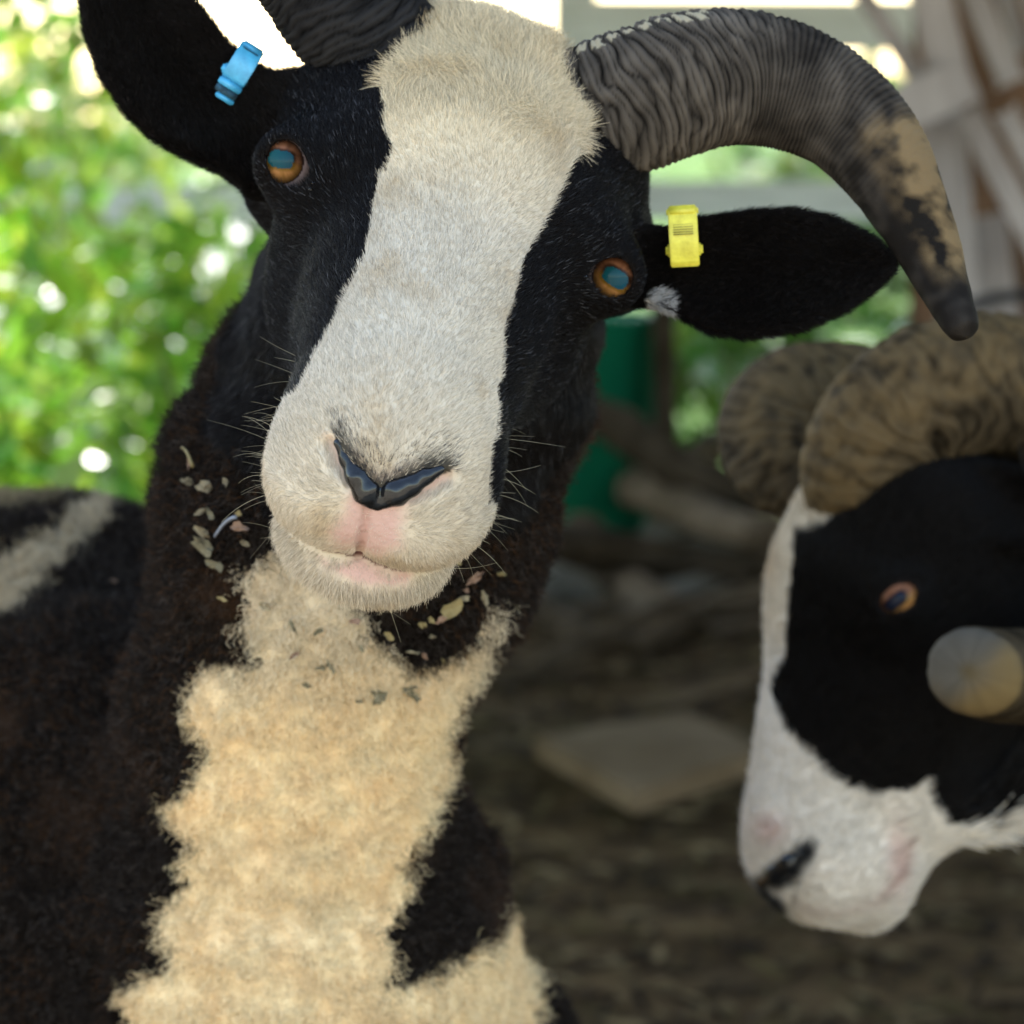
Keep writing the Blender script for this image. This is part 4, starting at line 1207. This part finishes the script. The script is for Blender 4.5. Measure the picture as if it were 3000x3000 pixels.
# ---- chaff caught in the wool
z6 = lambda x, y: (x / 1.932, 1300 + y / 1.932)
z7 = lambda x, y: (300 + x / 1.38, 1600 + y / 1.38)
TAN = mat_noise('dry_chaff', (.11, .085, .048), (.25, .20, .12), 150, .8, .2)
OLV = mat_noise('olive_chaff', (.09, .075, .04), (.18, .15, .09), 150, .8, .2)
PNK = mat_noise('rosy_chaff', (.15, .085, .055), (.26, .16, .105), 150, .8, .2)
YLW = mat_noise('yellow_chaff', (.16, .118, .045), (.26, .195, .085), 150, .8, .2)
CHAFF = [(z6(1060, 215), 75, 40, 20, TAN), (z6(1160, 238), 90, 62, 10, TAN), (z6(1280, 215), 60, 34, 50, TAN), (z6(1130, 385), 75, 26, -25, TAN), (z6(1190, 395), 60, 26, 60, OLV), (z6(1140, 500), 95, 45, 30, TAN),
         (z6(1165, 590), 190, 68, 42, OLV), (z6(1215, 685), 95, 42, 25, OLV), (z6(1360, 475), 100, 48, 10, PNK), (z6(1390, 565), 50, 26, 20, TAN), (z6(1260, 880), 55, 20, 15, YLW), (z6(640, 775), 34, 18, 0, PNK), (z6(1500, 920), 60, 30, 15, TAN),
         (z6(1348, 395), 34, 28, 0, YLW), (z6(1075, 120), 60, 22, 70, PNK),
         (z7(885, 490), 45, 20, -20, OLV), (z7(925, 487), 55, 20, 60, OLV), (z7(827, 562), 44, 16, 30, OLV), (z7(778, 440), 50, 18, -35, PNK), (z7(872, 346), 52, 17, -35, OLV), (z7(768, 320), 66, 12, 60, OLV), (z7(1115, 600), 60, 40, 10, OLV), (z7(1112, 628), 55, 22, -10, OLV), (z7(1036, 626), 34, 13, 20, OLV), (z7(1258, 605), 66, 30, 45, OLV), (z7(1240, 575), 55, 12, -10, OLV), (z7(1050, 415), 28, 16, 60, OLV),
         (z7(1408, 256), 82, 62, -50, YLW), (z7(1370, 297), 46, 24, -40, PNK), (z7(1545, 210), 58, 26, 70, TAN), (z7(1505, 130), 88, 26, -35, PNK), (z7(1460, 212), 44, 26, 0, TAN), (z7(1615, 113), 34, 18, 0, YLW), (z7(1670, 240), 66, 17, 65, TAN), (z7(1250, 427), 62, 10, 12, TAN), (z7(1302, 438), 40, 18, 70, PNK), (z7(1332, 365), 26, 15, 0, TAN), (z7(1376, 460), 20, 12, 50, YLW), (z7(1432, 62), 30, 16, 20, YLW), (z7(1155, 362), 44, 22, 40, YLW), (z7(1020, 305), 40, 24, 10, PNK), (z7(1290, 318), 40, 24, 30, YLW), (z7(1470, 180), 26, 16, 0, PNK), (z7(1330, 300), 30, 20, 40, YLW)]
CLAB = {TAN.name: 'dry tan seed husk', OLV.name: 'crumpled olive-brown leaf bit', PNK.name: 'rosy brown leaf scrap', YLW.name: 'yellowish dry leaf bit'}
for k, ((cx, cy), ln, wd, ang, mt) in enumerate(CHAFF):
    h, n_ = hit(cx, cy)
    if h is None: continue
    dd = (h - CAMPOS) @ CAM2W[:, 2]; sc_ = dd / FPX * (.725 if (cx, cy) in [] else 1)
    zf = 1.932 if k < 15 else 1.38
    ln_, wd_ = ln / zf * sc_ * 1.15, wd / zf * sc_ * 1.2
    view = nrm(CAMPOS - h); nn = nrm(n_ * .5 + view * .6 + RNG.normal(size=3) * .15)
    lift = .0085 if float(body_sdf(h[None].astype(np.float32))[0]) < .02 else .004
    u = nrm(np.array([math.cos(R(ang)), 0, -math.sin(R(ang))]) - nn * (np.array([math.cos(R(ang)), 0, -math.sin(R(ang))]) @ nn)); v_ = np.cross(nn, u)
    c = h + view * lift
    bm = bmesh.new(); ring = []
    for i in range(11):
        a = 6.2832 * i / 11; rr = 1 + random.uniform(-.45, .28)
        x, y = math.cos(a) * rr * ln_ / 2, math.sin(a) * rr * wd_ / 2
        ring.append(bm.verts.new(Vector(c + u * x + v_ * y + nn * (abs(x) * random.uniform(-.2, .6) + random.uniform(-.0004, .0004)))))
    mid = bm.verts.new(Vector(c + nn * random.uniform(-.0008, .0008)))
    fs = [bm.faces.new((ring[i], ring[(i + 1) % 11], mid)) for i in range(11)]
    ex = bmesh.ops.extrude_face_region(bm, geom=fs)
    for g in ex['geom']:
        if isinstance(g, bmesh.types.BMVert): g.co += Vector(nn * .0005)
    bmesh.ops.recalc_face_normals(bm, faces=bm.faces[:])
    o = bm_obj('chaff_flake', bm, mt)
    px_, py_ = cx, cy
    where = 'caught in the black neck wool' if k < 15 else ('on the cream chest wool below the chin' if k < 27 else 'caught in the dark wool beside the chin')
    tag(o, CLAB[mt.name] + ' ' + where, 'chaff', 'chaff caught in the front ram\'s wool')
for (ax_, ay_), (bx_, by_), mt, lab in ((z6(1030, 20), z6(1090, 130), YLW, 'short dry stalk stuck upright in the black neck wool'), (z6(1215, 525), z6(1335, 415), mat_plain('grey_quill', (.16, .17, .20), .4), 'shiny grey straw poking out of the neck wool')):
    a_, n_ = hit(ax_, ay_); b__, n2_ = hit(bx_, by_)
    a_ = a_ + nrm(CAMPOS - a_) * .012; b__ = b__ + nrm(CAMPOS - b__) * .016
    t_ = np.linspace(0, 1, 10)[:, None]
    tag(tube_mesh('straw', a_ + (b__ - a_) * t_ + np.array([0, 0, .002]) * np.sin(t_ * 3.1), np.linspace(.0006, .0009, 10), mt, None, 7), lab, 'straw')

# ==================================================================
#  THE SECOND RAM, BEHIND ON THE RIGHT
# ==================================================================
D2 = 2.06
L3 = CAM2W @ np.array([.20, .05, -.96]); A3 = CAM2W @ np.array([-.34, -.92, -.12])
HF2 = HeadFrame((0, 0, 0), L3, A3)
if HF2.Nn @ (CAM2W @ np.array([-1, .4, 0])) < 0: HF2.Nn = -HF2.Nn; HF2.M = np.stack([HF2.L, HF2.A, HF2.Nn], 1)
SC2 = .98
HF2.O = P(2624, 1755, D2 - .05) - HF2.M @ (np.array([.068, .0, .0]) * SC2)
class _H2:
    pass
def head2(p): return head_sdf((((p - HF2.O) @ HF2.M) / SC2).astype(np.float32), .026) * SC2
B2 = HF2.O
NECK2 = [(B2 + np.array([.06, .04, .0]), .085), (B2 + np.array([.20, .14, -.02]), .11), (B2 + np.array([.36, .28, -.06]), .15)]
TORSO2 = [(B2 + np.array([.40, .34, -.13]), .19), (B2 + np.array([.95, .80, -.14]), .20)]
b0, b1 = TORSO2[0][0], TORSO2[1][0]
LEGS2 = [[((q[0] + dx, q[1] + dy, q[2] - .1), .08), ((q[0] + dx, q[1] + dy, .24), .036), ((q[0] + dx, q[1] + dy, .05), .027), ((q[0] + dx - .03, q[1] + dy - .02, .02), .03)] for q, dx, dy in ((b0, -.06, .09), (b0, .07, -.08), (b1, -.04, .09), (b1, .09, -.08))]
EAR2 = ear_frame((2880, 1450, 2.03), (3230, 1560, 1.97), [(2830, 1380), (2950, 1370), (3080, 1390), (3180, 1480), (3225, 1560), (3150, 1610), (3000, 1620), (2880, 1580), (2820, 1500)], 7.0)
E2d = march(head2, 2630, 1752, 1.6, 2.4)
E2 = dict(c=P(2632, 1752, E2d + .007)); E2['vd'] = nrm(CAMPOS - E2['c'])
u = nrm(np.cross(np.array([0, 0, 1.0]), E2['vd'])); v = np.cross(E2['vd'], u); rt = R(28)
E2['u'] = u * math.cos(rt) + v * math.sin(rt); E2['v'] = -u * math.sin(rt) + v * math.cos(rt); E2['a'] = 58 * D2 / FPX; E2['b'] = 36 * D2 / FPX
def ram2_sdf(p):
    h = head2(p)
    h = smin(h, np.linalg.norm(p - E2['c'].astype(np.float32), axis=1) - .0145, .012)
    b = smin(chain(p, NECK2, .04), chain(p, TORSO2, .05), .08)
    b = smin(b, rcone(p, P(2740, 2330, 2.06), P(3200, 1990, 2.2), .030, .075), .04)      # throat
    for L_ in LEGS2: b = smin(b, chain(p, L_, .015), .04)
    d = smin(h, b, .03)
    d = smin(d, ear_sdf(p, EAR2), .014)
    k = p - E2['c'].astype(np.float32); x, y, z = k @ E2['u'], k @ E2['v'], k @ E2['vd']
    d = np.maximum(d, -np.maximum((np.sqrt((x / E2['a']) ** 2 + (y / E2['b']) ** 2) - 1) * min(E2['a'], E2['b']), -z - .002))
    q = ((p - HF2.O) @ HF2.M / SC2).astype(np.float32)
    for s in (-1, 1):
        g = rcone(q, (s * .008, .188, -.026), (s * .030, .172, -.012), .0035, .0038); d = -smin(-d, g, .004)
    return d
xs = axis(.10, B2[0] - .16, B2[0] + .16, 1.7, .005, .014); ys = axis(1.7, B2[1] - .14, B2[1] + .14, 3.3, .005, .014); zs = axis(-.03, B2[2] - .24, B2[2] + .16, 1.2, .005, .014)
V2, F2 = surface_nets(ram2_sdf, xs, ys, zs)
V2, F2 = subdiv(V2, F2); V2 = newton(ram2_sdf, V2, 1)
NV2 = tri_normals(V2, F2)
if (NV2[:4000] * grad(ram2_sdf, V2[:4000])).sum() < 0: F2 = F2[:, ::-1].copy(); NV2 = -NV2
S15 = lambda L_: [(x * 1.553, y * 1.553) for x, y in L_]
BLACK2 = S15([(1585, 955), (1560, 985), (1500, 1010), (1490, 1130), (1480, 1250), (1452, 1300), (1480, 1380), (1560, 1460), (1640, 1500), (1700, 1495), (1745, 1470), (1758, 1510), (1785, 1550), (1850, 1560), (2000, 1470), (3000, 1470), (3000, 600), (1700, 600)])
def color2(p, jit=10):
    px, py, _ = proj(p)
    n1_ = fbm(p * 60, 61, 2); n2_ = fbm(p * 60 + 30, 62, 2)
    bk = in_poly(px + n1_ * jit, py + n2_ * jit, BLACK2)
    top = sstep(2100, 1600, py)[:, None]
    fair = np.array([.62, .53, .43]) * (1 - top) + np.array([.52, .42, .30]) * top
    fair = fair * (1 + .12 * n1_[:, None])
    for cx, cy, rx, ry in ((2255, 2440, 45, 40), (2625, 2520, 28, 95), (2250, 1660, 40, 90)):
        w_ = np.exp(-(((px - cx) / rx) ** 2 + ((py - cy) / ry) ** 2))[:, None] * .55
        fair = fair * (1 - w_) + (np.array([.55, .30, .24]) if cy > 2000 else np.array([.36, .22, .10])) * w_
    ml = np.full(len(p), 1e9)
    ML = [(2665, 2470), (2640, 2570), (2560, 2650), (2440, 2680), (2330, 2655)]
    for (ax_, ay_), (bx_, by_) in zip(ML[:-1], ML[1:]):
        t_ = np.clip(((px - ax_) * (bx_ - ax_) + (py - ay_) * (by_ - ay_)) / ((bx_ - ax_) ** 2 + (by_ - ay_) ** 2), 0, 1)
        ml = np.minimum(ml, np.hypot(px - ax_ - (bx_ - ax_) * t_, py - ay_ - (by_ - ay_) * t_))
    w_ = (np.exp(-(ml / 15) ** 2) * (.25 + .45 * sstep(2500, 2640, px)))[:, None]; fair = fair * (1 - w_) + np.array([.30, .17, .13]) * w_
    for cx, cy, rx, ry, an in ((2285, 2565, 85, 44, R(-35)), (2262, 2645, 46, 26, R(25)), (2355, 2505, 40, 28, R(-50))):
        x_, y_ = (px - cx) * math.cos(an) + (py - cy) * math.sin(an), -(px - cx) * math.sin(an) + (py - cy) * math.cos(an)
        w_ = sstep(1.35, .6, np.hypot(x_ / rx, y_ / ry) + .25 * n2_)[:, None]
        fair = fair * (1 - w_) + np.array([.016, .015, .015]) * w_
    return np.where(bk[:, None], np.array([.0064, .0052, .0045]), fair), bk, px, py
col2, bk2, px2, py2 = color2(V2)
col2[np.linalg.norm(V2 - E2['c'], axis=1) < .0152] = np.array([.012, .010, .010])
nos = ((px2 - 2270) / 60) ** 2 + ((py2 - 2560) / 50) ** 2 < 1
ram2 = empty('ram', (b0[0], b0[1], 0), 'black and white ram with thick curled horns, head lowered in profile', 'sheep')
o = mesh_np('body', V2, F2, M_COAT, ram2); set_col(o, 'coat', col2)
v, f = ball(E2['c'], .0132)
o = mesh_np('eye', v, f, M_EYE, ram2); set_col(o, 'coat', eye_colors(v, (2625, 1762), (34, 19), R(-38), (2632, 1752), 62, 0, 9, (.004, .006, .014)))
BVH2 = BVHTree.FromPolygons([Vector(q) for q in V2], F2.tolist())
nc = []
for x, y, r in ((2225, 2592, 22), (2262, 2568, 30), (2310, 2530, 30), (2345, 2500, 14)):
    h, n_ = hit(x, y, BVH2)
    if h is not None: nc.append((h - nrm(n_) * r * D2 / FPX * .55, r * D2 / FPX))
for x, y, r in ((2235, 2640, 16), (2262, 2660, 18)):
    h, n_ = hit(x, y, BVH2)
    if h is not None and False: nc.append((h, r * D2 / FPX))
if len(nc) > 1:
    ap = np.array([q for q, r in nc]); lo_, hi_ = ap.min(0) - .012, ap.max(0) + .012
    nv, nf = surface_nets(lambda p: chain(p, nc, .003), *[np.arange(lo_[i], hi_[i], .0014) for i in range(3)])
    mesh_np('nose', nv, nf, M_NOSE, ram2)
# hair
lh2 = head2(V2.astype(np.float32)); near2 = lh2 < .02
vis2 = (NV2 * nrm(CAMPOS - V2)).sum(1)
dn = np.where(near2, 1.0, .10) * np.where(vis2 > -.3, 1, .2); dn[np.linalg.norm(V2 - E2['c'], axis=1) < .0150] = 0; dn[nos] *= .3; dn[V2[:, 2] < .3] = 0
n = 130000
p, T, bc = sample_surface(V2, F2, n, dn); nor = nrm(interp(NV2, T, bc)); c, bk, _, _ = color2(p, 14)
c = c * (.75 + .45 * RNG.random((n, 1)))
hd = interp(near2.astype(float), T, bc) > .5
fl = np.repeat(-HF2.A[None], n, 0) - .4 * HF2.Nn[None] + np.stack([fbm(p * 40 + 9 * i, 70 + i, 2) for i in range(3)], 1) * .5
ln = np.where(hd, .005 + .003 * RNG.random(n), .016 + .01 * RNG.random(n))
pts, rad = short_fur(p, nor, fl, ln, np.clip(.3 + .15 * RNG.normal(size=n), .05, .8), np.full(n, .3), np.where(hd, .00020, .0008)[:, None], 4)
make_fur('hair', pts, rad, c, M_FUR, ram2)
HB = dict(chips=False, base=(.016, .011, .006), light=(.13, .092, .050), tancol=(.13, .083, .036))
horn('horn', [(2520, 1500, 2.07, 150), (2520, 1370, 2.04, 180), (2610, 1230, 2.03, 205), (2760, 1140, 2.03, 215), (2950, 1130, 2.05, 212), (3170, 1220, 2.07, 205), (3330, 1420, 2.06, 195), (3370, 1680, 2.02, 185), (3260, 1880, 1.97, 175), (3110, 1965, 1.93, 166), (2985, 1980, 1.90, 160), (2905, 1975, 1.87, 156), (2860, 1970, 1.845, 152)], ram2, nseg=420, seg=80, ridge=.0042, pitch=.014, fade=.9, tan=(.0, .4), seed=12, ends='cut', **HB)
horn('horn', [(2370, 1440, 2.15, 100), (2275, 1370, 2.16, 135), (2250, 1240, 2.18, 158), (2330, 1150, 2.20, 162), (2460, 1130, 2.23, 155), (2590, 1150, 2.28, 140), (2680, 1200, 2.33, 120), (2700, 1350, 2.38, 105)], ram2, nseg=300, seg=64, ridge=.0038, pitch=.013, fade=.9, tan=(.0, .5), seed=15, **HB)
